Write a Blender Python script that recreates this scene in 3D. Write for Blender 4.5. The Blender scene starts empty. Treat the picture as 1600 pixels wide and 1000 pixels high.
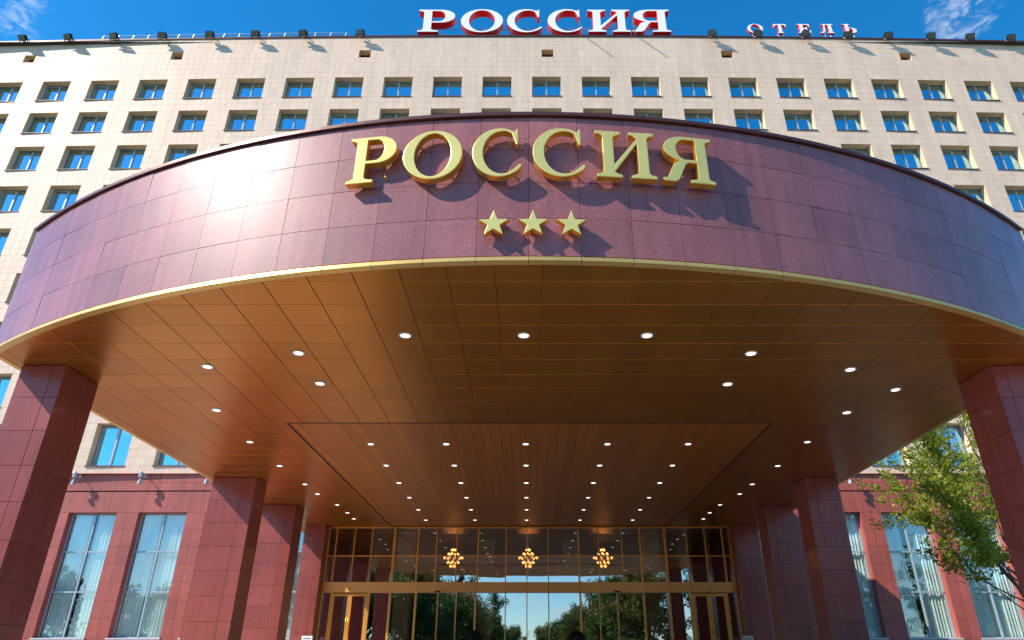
import bpy, math, random, bisect
import numpy as np
from mathutils import Vector, Matrix
R = math.radians
random.seed(7)
scene = bpy.context.scene
COL = scene.collection

# ------------------------------------------------------------------ camera, sky, sun, exposure
CAMZ = 1.6
cam_d = bpy.data.cameras.new('camera'); cam = bpy.data.objects.new('camera', cam_d); COL.objects.link(cam)
cam.location = (0, 0, CAMZ); cam.rotation_euler = (R(90 + 26.63), 0, 0)
cam_d.sensor_fit = 'HORIZONTAL'; cam_d.sensor_width = 36.0
cam_d.lens = 36.0 * 1067 / 1600; cam_d.shift_x = -26 / 1600
cam_d.clip_start = 0.1; cam_d.clip_end = 6000
scene.camera = cam
SUN_AZ, SUN_EL = 65.0, 40.0            # azimuth to the left of the facade's normal
world = bpy.data.worlds.new('World'); scene.world = world; world.use_nodes = True
wt = world.node_tree
for n in list(wt.nodes): wt.nodes.remove(n)
def wn(t, **k):
    n = wt.nodes.new(t)
    for a, b in k.items(): setattr(n, a, b)
    return n
sky = wn('ShaderNodeTexSky', sky_type='NISHITA', sun_disc=False)
sky.sun_elevation = R(SUN_EL); sky.sun_rotation = R(180 + SUN_AZ)
sky.air_density = 1.0; sky.dust_density = 0.15; sky.ozone_density = 5.0; sky.altitude = 300
hsv = wn('ShaderNodeHueSaturation'); hsv.inputs['Saturation'].default_value = 1.30; hsv.inputs['Value'].default_value = 1.85; hsv.inputs['Hue'].default_value = 0.493
wt.links.new(sky.outputs[0], hsv.inputs['Color'])
# thin clouds, denser towards the horizon
tc = wn('ShaderNodeTexCoord'); sep = wn('ShaderNodeSeparateXYZ'); wt.links.new(tc.outputs['Generated'], sep.inputs[0])
mp = wn('ShaderNodeMapping'); mp.inputs['Scale'].default_value = (1, 1, 2.2); mp.inputs['Location'].default_value = (3.1, 0.4, 1.7)
wt.links.new(tc.outputs['Generated'], mp.inputs[0])
cn = wn('ShaderNodeTexNoise'); cn.inputs['Scale'].default_value = 3.4; cn.inputs['Detail'].default_value = 9; cn.inputs['Roughness'].default_value = 0.62
cn.inputs['Distortion'].default_value = 0.5
wt.links.new(mp.outputs[0], cn.inputs['Vector'])
thr = wn('ShaderNodeMapRange'); thr.inputs['From Min'].default_value = 0.02; thr.inputs['From Max'].default_value = 0.75
thr.inputs['To Min'].default_value = 0.50; thr.inputs['To Max'].default_value = 0.66
wt.links.new(sep.outputs['Z'], thr.inputs['Value'])
sb = wn('ShaderNodeMath', operation='SUBTRACT'); wt.links.new(cn.outputs[0], sb.inputs[0]); wt.links.new(thr.outputs[0], sb.inputs[1])
ml = wn('ShaderNodeMath', operation='MULTIPLY', use_clamp=True); ml.inputs[1].default_value = 7.0; wt.links.new(sb.outputs[0], ml.inputs[0])
mx = wn('ShaderNodeMix', data_type='RGBA'); mx.inputs['B'].default_value = (9, 9.3, 9.8, 1)
fac = ml.outputs[0]
for d0, ext in (((-.5655, .515, .644), .9978), ((.50, .541, .677), .9988)):      # two small wisps high over the roof
    dp = wn('ShaderNodeVectorMath', operation='DOT_PRODUCT'); wt.links.new(tc.outputs['Generated'], dp.inputs[0]); dp.inputs[1].default_value = d0
    r1 = wn('ShaderNodeMapRange', interpolation_type='SMOOTHSTEP'); r1.inputs['From Min'].default_value = ext; r1.inputs['From Max'].default_value = 1.0; wt.links.new(dp.outputs['Value'], r1.inputs['Value'])
    n2 = wn('ShaderNodeTexNoise'); n2.inputs['Scale'].default_value = 34; n2.inputs['Detail'].default_value = 8; n2.inputs['Roughness'].default_value = .6; n2.inputs['Distortion'].default_value = 1.2; wt.links.new(mp.outputs[0], n2.inputs['Vector'])
    m0 = wn('ShaderNodeMath', operation='MULTIPLY_ADD'); m0.inputs[1].default_value = .55; wt.links.new(r1.outputs[0], m0.inputs[0]); wt.links.new(n2.outputs[0], m0.inputs[2])
    m1 = wn('ShaderNodeMapRange', interpolation_type='SMOOTHSTEP'); m1.inputs['From Min'].default_value = .93; m1.inputs['From Max'].default_value = 1.25; m1.inputs['To Max'].default_value = .30; wt.links.new(m0.outputs[0], m1.inputs['Value'])
    m2 = wn('ShaderNodeMath', operation='MAXIMUM'); wt.links.new(fac, m2.inputs[0]); wt.links.new(m1.outputs[0], m2.inputs[1]); fac = m2.outputs[0]
wt.links.new(fac, mx.inputs['Factor']); wt.links.new(hsv.outputs[0], mx.inputs['A'])
bg = wn('ShaderNodeBackground'); bg.inputs['Strength'].default_value = 0.10
wo = wn('ShaderNodeOutputWorld'); wt.links.new(mx.outputs['Result'], bg.inputs['Color']); wt.links.new(bg.outputs[0], wo.inputs[0])
sun_d = bpy.data.lights.new('sun', 'SUN'); sun_d.energy = 5.0; sun_d.angle = R(0.53); sun_d.color = (1.0, 0.905, 0.78)
sun = bpy.data.objects.new('sun', sun_d); COL.objects.link(sun)
S = Vector((-math.sin(R(SUN_AZ)) * math.cos(R(SUN_EL)), -math.cos(R(SUN_AZ)) * math.cos(R(SUN_EL)), math.sin(R(SUN_EL))))
sun.rotation_euler = S.to_track_quat('Z', 'Y').to_euler(); sun.location = S * 60
vs = scene.view_settings
vs.view_transform = 'Standard'; vs.look = 'None'; vs.gamma = 1.0; vs.use_curve_mapping = False; vs.exposure = 0.50
scene.cycles.max_bounces = 8; scene.cycles.transparent_max_bounces = 16

# ------------------------------------------------------------------ materials
def mat(name, base=(.5, .5, .5), rough=.5, metal=0., coat=0., spec=.5, emit=None, estr=1.0, coat_rough=.05):
    m = bpy.data.materials.new(name); m.use_nodes = True
    b = m.node_tree.nodes['Principled BSDF']
    b.inputs['Base Color'].default_value = (*base, 1); b.inputs['Roughness'].default_value = rough
    b.inputs['Metallic'].default_value = metal; b.inputs['Coat Weight'].default_value = coat
    b.inputs['Coat Roughness'].default_value = coat_rough
    b.inputs['Specular IOR Level'].default_value = spec
    if emit:
        b.inputs['Emission Color'].default_value = (*emit, 1); b.inputs['Emission Strength'].default_value = estr
    m.diffuse_color = (*base, 1)
    return m
def N(m, t, **k):
    n = m.node_tree.nodes.new(t)
    for a, b in k.items(): setattr(n, a, b)
    return n
def L(m, a, b): m.node_tree.links.new(a, b)
def speckle(m, cols, scale, bump=0.0, large=0.12, lscale=0.5, rough_var=0.0, objvar=0.0):
    """colour from fine noise ramp, plus broad mottling and a per-piece tone"""
    b = m.node_tree.nodes['Principled BSDF']
    tc = N(m, 'ShaderNodeTexCoord'); geo = N(m, 'ShaderNodeNewGeometry')
    n = N(m, 'ShaderNodeTexNoise'); n.inputs['Scale'].default_value = scale; n.inputs['Detail'].default_value = 3; n.inputs['Roughness'].default_value = .75
    L(m, geo.outputs['Position'], n.inputs['Vector'])
    r = N(m, 'ShaderNodeValToRGB'); e = r.color_ramp
    while len(e.elements) < len(cols): e.elements.new(.5)
    for i, (p, c) in enumerate(cols): e.elements[i].position = p; e.elements[i].color = (*c, 1)
    L(m, n.outputs[0], r.inputs[0])
    n2 = N(m, 'ShaderNodeTexNoise'); n2.inputs['Scale'].default_value = lscale; n2.inputs['Detail'].default_value = 5
    L(m, geo.outputs['Position'], n2.inputs['Vector'])
    mr = N(m, 'ShaderNodeMapRange'); mr.inputs['From Min'].default_value = .3; mr.inputs['From Max'].default_value = .7
    mr.inputs['To Min'].default_value = 1 - large; mr.inputs['To Max'].default_value = 1 + large
    L(m, n2.outputs[0], mr.inputs[0])
    val = mr.outputs[0]
    if objvar:
        oi = N(m, 'ShaderNodeObjectInfo'); m2 = N(m, 'ShaderNodeMapRange')
        m2.inputs['To Min'].default_value = 1 - objvar; m2.inputs['To Max'].default_value = 1 + objvar
        L(m, oi.outputs['Random'], m2.inputs[0])
        mm = N(m, 'ShaderNodeMath', operation='MULTIPLY'); L(m, val, mm.inputs[0]); L(m, m2.outputs[0], mm.inputs[1]); val = mm.outputs[0]
    st = N(m, 'ShaderNodeMapping'); st.inputs['Scale'].default_value = (3.2, 3.2, .22); L(m, geo.outputs['Position'], st.inputs[0])
    n4 = N(m, 'ShaderNodeTexNoise'); n4.inputs['Scale'].default_value = 1.6; n4.inputs['Detail'].default_value = 6; L(m, st.outputs[0], n4.inputs['Vector'])
    m4 = N(m, 'ShaderNodeMapRange'); m4.inputs['From Min'].default_value = .35; m4.inputs['From Max'].default_value = .6; m4.inputs['To Min'].default_value = .86; m4.inputs['To Max'].default_value = 1.02; L(m, n4.outputs[0], m4.inputs[0])
    mm4 = N(m, 'ShaderNodeMath', operation='MULTIPLY'); L(m, val, mm4.inputs[0]); L(m, m4.outputs[0], mm4.inputs[1]); val = mm4.outputs[0]
    mul = N(m, 'ShaderNodeVectorMath', operation='SCALE'); L(m, r.outputs[0], mul.inputs[0]); L(m, val, mul.inputs['Scale'])
    L(m, mul.outputs[0], b.inputs['Base Color'])
    if bump:
        bp = N(m, 'ShaderNodeBump'); bp.inputs['Strength'].default_value = bump; bp.inputs['Distance'].default_value = .01
        L(m, n.outputs[0], bp.inputs['Height']); L(m, bp.outputs[0], b.inputs['Normal'])
    if rough_var:
        m3 = N(m, 'ShaderNodeMapRange'); r0 = b.inputs['Roughness'].default_value
        m3.inputs['To Min'].default_value = r0 - rough_var; m3.inputs['To Max'].default_value = r0 + rough_var
        L(m, n2.outputs[0], m3.inputs[0]); L(m, m3.outputs[0], b.inputs['Roughness'])
    return m
M = {}
M['fascia'] = speckle(mat('purple_granite', rough=.42, coat=.45, coat_rough=.12, spec=.3), [(.30, (.18, .056, .058)), (.48, (.29, .102, .104)), (.62, (.35, .135, .135)), (.75, (.50, .27, .26))], 42, .02, .12, .7, .03, .11)
M['column'] = speckle(mat('red_granite', rough=.34, coat=.22, coat_rough=.10, spec=.35), [(.30, (.18, .036, .030)), (.48, (.30, .070, .060)), (.62, (.37, .098, .084)), (.78, (.50, .20, .17))], 38, .02, .10, .7, .03, .07)
M['base'] = speckle(mat('pink_granite', rough=.5, coat=.08), [(.30, (.24, .052, .038)), (.5, (.39, .088, .066)), (.66, (.45, .115, .09)), (.8, (.54, .20, .16))], 22, .03, .12, .5, .05, .07)
M['beige_plain'] = speckle(mat('beige_reveal', rough=.7), [(.3, (.72, .52, .31)), (.7, (.80, .60, .38))], 8, .02, .08, .4)
m = mat('beige_tile', rough=.55); b = m.node_tree.nodes['Principled BSDF']
at = N(m, 'ShaderNodeAttribute'); at.attribute_name = 'tone'
geo = N(m, 'ShaderNodeNewGeometry'); nn = N(m, 'ShaderNodeTexNoise'); nn.inputs['Scale'].default_value = .25; nn.inputs['Detail'].default_value = 6
L(m, geo.outputs['Position'], nn.inputs['Vector'])
mr = N(m, 'ShaderNodeMapRange'); mr.inputs['To Min'].default_value = .88; mr.inputs['To Max'].default_value = 1.1; L(m, nn.outputs[0], mr.inputs[0])
sc = N(m, 'ShaderNodeVectorMath', operation='SCALE'); sc.inputs[0].default_value = (.74, .55, .405)
mu = N(m, 'ShaderNodeMath', operation='MULTIPLY'); L(m, at.outputs['Fac'], mu.inputs[0]); L(m, mr.outputs[0], mu.inputs[1]); L(m, mu.outputs[0], sc.inputs['Scale'])
st = N(m, 'ShaderNodeMapping'); st.inputs['Scale'].default_value = (1.5, 1.5, .10); L(m, geo.outputs['Position'], st.inputs[0])
n4 = N(m, 'ShaderNodeTexNoise'); n4.inputs['Scale'].default_value = 1.3; n4.inputs['Detail'].default_value = 6; L(m, st.outputs[0], n4.inputs['Vector'])
m4 = N(m, 'ShaderNodeMapRange'); m4.inputs['From Min'].default_value = .35; m4.inputs['From Max'].default_value = .6; m4.inputs['To Min'].default_value = .93; m4.inputs['To Max'].default_value = 1.02; L(m, n4.outputs[0], m4.inputs[0])
s4 = N(m, 'ShaderNodeVectorMath', operation='SCALE'); L(m, sc.outputs[0], s4.inputs[0]); L(m, m4.outputs[0], s4.inputs['Scale'])
L(m, s4.outputs[0], b.inputs['Base Color']); M['beige_tile'] = m
M['tile_edge'] = mat('tile_edge', (.20, .12, .12), .9)
M['joint'] = mat('dark_joint', (.045, .025, .025), .9)
M['beige_joint'] = mat('beige_joint', (.42, .35, .27), .9)
M['coping'] = mat('brown_coping_metal', (.10, .035, .03), .4, .3)
def brushed(name, base, rough, metal, objvar=.1, rv=.06):
    m = mat(name, base, rough, metal); b = m.node_tree.nodes['Principled BSDF']
    oi = N(m, 'ShaderNodeObjectInfo'); geo = N(m, 'ShaderNodeNewGeometry')
    n = N(m, 'ShaderNodeTexNoise'); n.inputs['Scale'].default_value = .9; n.inputs['Detail'].default_value = 6; L(m, geo.outputs['Position'], n.inputs['Vector'])
    mr = N(m, 'ShaderNodeMapRange'); mr.inputs['To Min'].default_value = 1 - objvar; mr.inputs['To Max'].default_value = 1 + objvar; L(m, oi.outputs['Random'], mr.inputs[0])
    sc = N(m, 'ShaderNodeVectorMath', operation='SCALE'); sc.inputs[0].default_value = base; L(m, mr.outputs[0], sc.inputs['Scale']); L(m, sc.outputs[0], b.inputs['Base Color'])
    m3 = N(m, 'ShaderNodeMapRange'); m3.inputs['To Min'].default_value = rough - rv; m3.inputs['To Max'].default_value = rough + rv
    L(m, n.outputs[0], m3.inputs[0]); L(m, m3.outputs[0], b.inputs['Roughness'])
    return m
M['bronze'] = brushed('bronze_panel', (.54, .200, .020), .31, .78, .07, .012)
m = M['wood'] = brushed('wood_board', (.52, .170, .022), .37, .45, .12, .015)
b = m.node_tree.nodes['Principled BSDF']
# fine cross ribbing of the boards
tcx = N(m, 'ShaderNodeTexCoord'); wv = N(m, 'ShaderNodeTexWave'); wv.bands_direction = 'Y'; wv.inputs['Scale'].default_value = 2.6; wv.inputs['Distortion'].default_value = .3
L(m, N(m, 'ShaderNodeNewGeometry').outputs['Position'], wv.inputs['Vector'])
bp = N(m, 'ShaderNodeBump'); bp.inputs['Strength'].default_value = .35; bp.inputs['Distance'].default_value = .01; L(m, wv.outputs['Fac'], bp.inputs['Height']); L(m, bp.outputs[0], b.inputs['Normal'])
M['gold'] = brushed('gold_metal', (.98, .58, .09), .27, .85, .04)
M['gold_face'] = brushed('gold_satin_face', (1.0, .76, .22), .30, .5, .03)
M['trim'] = brushed('pale_brass_trim', (.78, .50, .15), .36, .6, .05)
M['brass'] = brushed('brass_mullion', (.92, .44, .09), .36, .4, .08)
M['beam'] = brushed('brass_beam', (.95, .50, .16), .42, .2, .06)
M['white'] = mat('white_sign_face', (.88, .87, .86), .4)
M['red'] = mat('red_sign_side', (.9, .008, .015), .4)
M['steel'] = mat('grey_steel', (.42, .44, .46), .45, .5)
M['black'] = mat('black_housing', (.025, .025, .027), .45)
M['lamp_glass'] = mat('floodlight_glass', (.16, .16, .13), .25, .0, .5)
M['frame'] = mat('blue_grey_frame', (.38, .46, .52), .4, .2)
M['frame_dark'] = mat('dark_grey_frame', (.16, .23, .30), .4, .2)
M['sill'] = mat('brown_sill', (.13, .06, .05), .5)
M['stone_sill'] = mat('pale_stone_sill', (.55, .55, .56), .55)
M['curtain'] = speckle(mat('pale_curtain', rough=.85), [(.3, (.70, .80, .76)), (.7, (.84, .88, .84))], 3, 0, .1)
M['curtain_beige'] = mat('beige_curtain', (.62, .50, .42), .85)
M['dark_room'] = mat('dark_room', (.020, .026, .032), .9)
M['room_band'] = mat('lobby_plaster', (.36, .25, .19), .8)
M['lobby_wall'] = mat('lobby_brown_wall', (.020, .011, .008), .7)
M['lobby_column'] = mat('lobby_grey_column', (.62, .57, .46), .6)
M['lens'] = mat('lit_lens', (.9, .9, .9), .4, emit=(1, .97, .92), estr=2.6)
M['ring'] = mat('white_ring', (.72, .70, .68), .35, .2)
M['globe'] = mat('lit_globe', (.9, .8, .6), .4, emit=(1, .46, .13), estr=3.6)
M['asphalt'] = speckle(mat('asphalt', rough=.85), [(.3, (.035, .035, .037)), (.7, (.065, .064, .062))], 30, .2, .15)
M['paving'] = speckle(mat('grey_paving', rough=.8), [(.3, (.25, .235, .21)), (.7, (.35, .33, .30))], 12, .1, .15)
M['podium'] = speckle(mat('pale_granite_floor', rough=.45), [(.3, (.44, .41, .36)), (.7, (.56, .52, .47))], 20, .02, .08)
M['kerb'] = mat('kerb_stone', (.33, .32, .30), .8)
M['grass'] = speckle(mat('lawn', rough=.9), [(.3, (.03, .06, .012)), (.7, (.07, .11, .025))], 6, .3, .2)
M['paint'] = mat('road_paint', (.75, .75, .73), .6)
M['bark'] = speckle(mat('bark', rough=.9), [(.3, (.07, .05, .038)), (.7, (.17, .13, .10))], 9, .5, .2)
def leafmat(name, c0, c1, c2, tr=.35):
    m = bpy.data.materials.new(name); m.use_nodes = True; nt = m.node_tree
    b = nt.nodes['Principled BSDF']; out = nt.nodes['Material Output']
    at = N(m, 'ShaderNodeAttribute'); at.attribute_name = 'tone'
    r = N(m, 'ShaderNodeValToRGB'); e = r.color_ramp; e.elements.new(.5)
    for i, (p, c) in enumerate([(0, c0), (.55, c1), (1, c2)]): e.elements[i].position = p; e.elements[i].color = (*c, 1)
    L(m, at.outputs['Fac'], r.inputs[0]); L(m, r.outputs[0], b.inputs['Base Color']); b.inputs['Roughness'].default_value = .5
    t = N(m, 'ShaderNodeBsdfTranslucent'); L(m, r.outputs[0], t.inputs[0])
    mxs = N(m, 'ShaderNodeMixShader'); mxs.inputs[0].default_value = tr
    L(m, b.outputs[0], mxs.inputs[1]); L(m, t.outputs[0], mxs.inputs[2]); L(m, mxs.outputs[0], out.inputs[0])
    return m
M['leaf_near'] = leafmat('yellow_green_leaves', (.13, .20, .015), (.29, .37, .03), (.60, .46, .04), .55)
M['leaf_oak'] = leafmat('green_leaves', (.04, .09, .015), (.09, .16, .025), (.20, .24, .04), .5)
M['leaf_gold'] = leafmat('olive_leaves', (.08, .09, .015), (.20, .17, .03), (.34, .24, .05), .5)
M['leaf_fir'] = leafmat('dark_needles', (.016, .045, .02), (.035, .075, .035), (.07, .12, .05), .3)
M['topiary'] = leafmat('clipped_leaves', (.006, .010, .006), (.010, .016, .008), (.02, .03, .012), .1)
def glass(name, tint, refl, rough, gtint=(1, 1, 1), wav=0.0):
    m = bpy.data.materials.new(name); m.use_nodes = True; nt = m.node_tree
    for n in list(nt.nodes): nt.nodes.remove(n)
    out = N(m, 'ShaderNodeOutputMaterial'); tr = N(m, 'ShaderNodeBsdfTransparent'); tr.inputs[0].default_value = (*tint, 1)
    g = N(m, 'ShaderNodeBsdfGlossy'); g.inputs['Roughness'].default_value = rough; g.inputs['Color'].default_value = (*gtint, 1)
    ge = N(m, 'ShaderNodeNewGeometry'); dt = N(m, 'ShaderNodeVectorMath', operation='DOT_PRODUCT'); L(m, ge.outputs['Incoming'], dt.inputs[0]); L(m, ge.outputs['Normal'], dt.inputs[1])
    ab = N(m, 'ShaderNodeMath', operation='ABSOLUTE'); L(m, dt.outputs['Value'], ab.inputs[0]); om = N(m, 'ShaderNodeMath', operation='SUBTRACT'); om.inputs[0].default_value = 1; L(m, ab.outputs[0], om.inputs[1])
    fr = N(m, 'ShaderNodeMath', operation='POWER'); L(m, om.outputs[0], fr.inputs[0]); fr.inputs[1].default_value = 5          # same from both sides of the pane
    ad = N(m, 'ShaderNodeMapRange'); ad.inputs['From Min'].default_value = 0; ad.inputs['From Max'].default_value = 1; ad.inputs['To Min'].default_value = refl; ad.inputs['To Max'].default_value = 1
    L(m, fr.outputs[0], ad.inputs[0]); mxs = N(m, 'ShaderNodeMixShader'); L(m, ad.outputs[0], mxs.inputs[0])
    L(m, tr.outputs[0], mxs.inputs[1]); L(m, g.outputs[0], mxs.inputs[2]); L(m, mxs.outputs[0], out.inputs[0])
    if wav:
        geo = N(m, 'ShaderNodeNewGeometry'); n = N(m, 'ShaderNodeTexNoise'); n.inputs['Scale'].default_value = .8; L(m, geo.outputs['Position'], n.inputs['Vector'])
        bp = N(m, 'ShaderNodeBump'); bp.inputs['Strength'].default_value = wav; bp.inputs['Distance'].default_value = .02
        L(m, n.outputs[0], bp.inputs['Height']); L(m, bp.outputs[0], g.inputs['Normal'])
    m.diffuse_color = (*tint, .4)
    return m
M['glass_hotel'] = glass('blue_coated_glass', (.30, .62, .85), .68, .015, (.55, .90, 1.0), .2)
M['glass_base'] = glass('tall_window_glass', (.86, .94, .92), .20, .01, (.8, 1, 1), .25)
M['glass_entry'] = glass('entrance_glass', (.62, .60, .55), .42, .005, (.85, .95, 1.0), .06)

M['glass_upper'] = glass('dim_reflection_upper_glass', (.60, .58, .52), .22, .005, (.85, .95, 1.0), .06)  # entrance glass again, reflection weakened so the mirrored soffit comes out darker

# ------------------------------------------------------------------ geometry helpers
class MB:
    def __init__(s): s.v = []; s.f = []; s.mi = []; s.tone = []
    def quad(s, a, b, c, d, mi=0, tone=1.0):
        i = len(s.v); s.v += [a, b, c, d]; s.f.append((i, i + 1, i + 2, i + 3)); s.mi.append(mi); s.tone.append(tone)
    def poly(s, pts, mi=0, tone=1.0):
        i = len(s.v); s.v += pts; s.f.append(tuple(range(i, i + len(pts)))); s.mi.append(mi); s.tone.append(tone)
    def box(s, x0, x1, y0, y1, z0, z1, mi=0, skip=''):
        p = lambda x, y, z: (x, y, z)
        if 'f' not in skip: s.quad(p(x0, y0, z0), p(x1, y0, z0), p(x1, y0, z1), p(x0, y0, z1), mi)
        if 'b' not in skip: s.quad(p(x1, y1, z0), p(x0, y1, z0), p(x0, y1, z1), p(x1, y1, z1), mi)
        s.quad(p(x0, y1, z0), p(x0, y0, z0), p(x0, y0, z1), p(x0, y1, z1), mi)
        s.quad(p(x1, y0, z0), p(x1, y1, z0), p(x1, y1, z1), p(x1, y0, z1), mi)
        s.quad(p(x0, y0, z1), p(x1, y0, z1), p(x1, y1, z1), p(x0, y1, z1), mi)
        s.quad(p(x0, y1, z0), p(x1, y1, z0), p(x1, y0, z0), p(x0, y0, z0), mi)
        return s
    def tube(s, pts, rad, n=8, mi=0, cap=True):
        """tapered tube through points"""
        rings = []
        for i, p in enumerate(pts):
            p = Vector(p); a = Vector(pts[max(i - 1, 0)]); b = Vector(pts[min(i + 1, len(pts) - 1)])
            t = (b - a).normalized(); u = t.orthogonal().normalized()
            if i and rings: 
                u = (lastu - t * lastu.dot(t)).normalized()
            lastu = u; w = t.cross(u); r = rad[i] if isinstance(rad, (list, tuple)) else rad
            k = len(s.v); s.v += [tuple(p + (u * math.cos(2 * math.pi * j / n) + w * math.sin(2 * math.pi * j / n)) * r) for j in range(n)]; rings.append(k)
        for a, b in zip(rings, rings[1:]):
            for j in range(n):
                s.f.append((a + j, a + (j + 1) % n, b + (j + 1) % n, b + j)); s.mi.append(mi); s.tone.append(1)
        if cap:
            s.f.append(tuple(reversed(range(rings[0], rings[0] + n)))); s.mi.append(mi); s.tone.append(1)
            s.f.append(tuple(range(rings[-1], rings[-1] + n))); s.mi.append(mi); s.tone.append(1)
        return s
    def ball(s, c, r, n=10, m_=6, mi=0, sz=1.0):
        k = len(s.v)
        for i in range(m_ + 1):
            a = math.pi * i / m_
            for j in range(n):
                b = 2 * math.pi * j / n
                s.v.append((c[0] + r * math.sin(a) * math.cos(b), c[1] + r * math.sin(a) * math.sin(b), c[2] + sz * r * math.cos(a)))
        for i in range(m_):
            for j in range(n):
                s.f.append((k + i * n + j, k + (i + 1) * n + j, k + (i + 1) * n + (j + 1) % n, k + i * n + (j + 1) % n)); s.mi.append(mi); s.tone.append(1)
        return s
    def mesh(s, name, mats, smooth=False, tone=False):
        me = bpy.data.meshes.new(name); me.from_pydata(s.v, [], s.f)
        for m_ in (mats if isinstance(mats, (list, tuple)) else [mats]): me.materials.append(m_)
        me.polygons.foreach_set('material_index', s.mi)
        if smooth: me.polygons.foreach_set('use_smooth', [True] * len(s.f))
        if tone:
            a = me.attributes.new('tone', 'FLOAT', 'FACE'); a.data.foreach_set('value', s.tone)
        me.update(); return me
def inst(name, mesh, parent=None, loc=(0, 0, 0), rot=(0, 0, 0), scale=None):
    o = bpy.data.objects.new(name, mesh); COL.objects.link(o); o.location = loc; o.rotation_euler = rot
    if scale: o.scale = scale
    if parent: o.parent = parent
    return o
def tag(o, label, cat, group=None, kind=None):
    o['label'] = label; o['category'] = cat
    if group: o['group'] = group
    if kind: o['kind'] = kind
    return o
def thing(name, label, cat, loc=(0, 0, 0), rot=(0, 0, 0), group=None):
    o = bpy.data.objects.new(name, None); COL.objects.link(o); o.location = loc; o.rotation_euler = rot; o.empty_display_size = .3
    return tag(o, label, cat, group)
def struct(name, mesh):
    o = inst(name, mesh); o['kind'] = 'structure'; return o
Z = lambda z: z + CAMZ                   # heights below are measured from the camera's eye
ORD = ['first', 'second', 'third', 'fourth', 'fifth', 'sixth', 'seventh', 'eighth', 'ninth', 'tenth', 'eleventh', 'twelfth', 'thirteenth', 'fourteenth', 'fifteenth', 'sixteenth']

# ------------------------------------------------------------------ ground
def plane(x0, x1, y0, y1, z, m, name):
    b_ = MB(); b_.quad((x0, y0, z), (x1, y0, z), (x1, y1, z), (x0, y1, z)); return struct(name, b_.mesh(name, m))
plane(-2500, 2500, -2500, 2500, 0, M['grass'], 'ground')
plane(-45, 45, -6, 37, .012, M['paving'], 'plaza')
plane(-4.2, 4.2, -400, -6, .012, M['asphalt'], 'avenue_road')
plane(-45, 45, -14, -6, .016, M['asphalt'], 'drive')
b_ = MB()
for k in range(28): b_.box(-.06, .06, -20 - k * 9, -16 - k * 9, .012, .0175)
struct('road_marking', b_.mesh('road_marking', M['paint']))
b_ = MB(); b_.box(-4.45, -4.2, -400, -14, 0, .13); b_.box(4.2, 4.45, -400, -14, 0, .13); b_.box(-45, 45, -6.0, -5.75, 0, .14)
struct('kerb', b_.mesh('kerb', M['kerb']))
PZ = 2.0                                  # raised floor in front of the entrance
b_ = MB(); b_.box(-16, 16, 20.0, 36.0, 0.02, PZ)
for k in range(11): b_.box(-16, 16, 20.0 - .32 * (11 - k), 20.0 - .32 * (10 - k) , 0.02, PZ - (11 - k) * PZ / 12)
struct('entrance_steps', b_.mesh('entrance_steps', M['podium']))

# ------------------------------------------------------------------ hotel slab
YF = 36.5
BOW = .55 / 1444
def bow(x): return BOW * x * x
hotel = thing('hotel_building', 'beige tiled hotel block with rows of blue windows over a pink granite base', 'building', (0, YF, 0))
# windows of the upper storeys: left edge of each opening
def wx(k):
    if k <= 0: return .26 + 3.588 * k
    return .26 + 3.61 * k - .0108 * k * k
WW = 2.07
ROWS = [(36.23, 38.12), (33.19, 35.07), (29.92, 31.98), (26.5, 28.58)] + [(26.5 - 3.39 * i, 28.56 - 3.39 * i) for i in range(1, 5)]
KS = range(-13, 14)
BWL = [-31.5, -27.85, -24.2, -20.5, -16.95, -13.3]         # tall base windows
BWR = [11.15, 14.85, 18.5, 22.1, 25.75, 29.4]
XE = 46.0
LOWROW = (9.54, 11.95)
LOWX = [x + .12 for x in [-42.5, -38.8, -35.15] + BWL + BWR + [33.05, 36.7, 40.3]]
TOP, BASET = 42.2, 9.08
VENTS = [-37.9, -26.7, -12.62, .97, 14.35, 27.75]
core = MB(); beige = MB()
GX, GZ = .46, .505
trnd = random.Random(3)
low_tiles = []
def tile_region(x0, x1, z0, z1, single=False):
    """wall backing plus beige tiles of one rectangle (local y = 0 is the tiles' face)"""
    if x1 - x0 < .02 or z1 - z0 < .02: return
    nx = max(1, round((x1 - x0) / GX)); nz = max(1, round((z1 - z0) / GZ))
    dx = (x1 - x0) / nx; dz = (z1 - z0) / nz; j = .005; e = .010
    i = 0
    while i < nx:                                              # wall behind, in strips so it can follow the bow
        i2 = min(nx, i + 8); a, c = x0 + i * dx, x0 + i2 * dx
        core.quad((a, e + bow(a), Z(z0)), (c, e + bow(c), Z(z0)), (c, e + bow(c), Z(z1)), (a, e + bow(a), Z(z1)), 1); i = i2
    for iz in range(nz):
        for ix in range(nx):
            a, c = x0 + ix * dx + j, x0 + (ix + 1) * dx - j; d0, d1 = Z(z0 + iz * dz + j), Z(z0 + (iz + 1) * dz - j)
            t = 1 + trnd.gauss(0, .022)
            if single and 13 < abs((a + c) / 2) < 27:
                low_tiles.append((a, d0, c - a, d1 - d0)); continue
            pr = trnd.uniform(0, .0025)
            ya, yc = bow(a) - pr, bow(c) - pr
            beige.quad((a, ya, d0), (c, yc, d0), (c, yc, d1), (a, ya, d1), 0, t)
            beige.quad((a, ya, d1), (c, yc, d1), (c, yc + e, d1), (a, ya + e, d1), 0, t)
            beige.quad((a, ya + e, d0), (c, yc + e, d0), (c, yc, d0), (a, ya, d0), 0, t)
            beige.quad((a, ya + e, d0), (a, ya, d0), (a, ya, d1), (a, ya + e, d1), 0, t)
            beige.quad((c, yc, d0), (c, yc + e, d0), (c, yc + e, d1), (c, yc, d1), 0, t)
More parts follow.
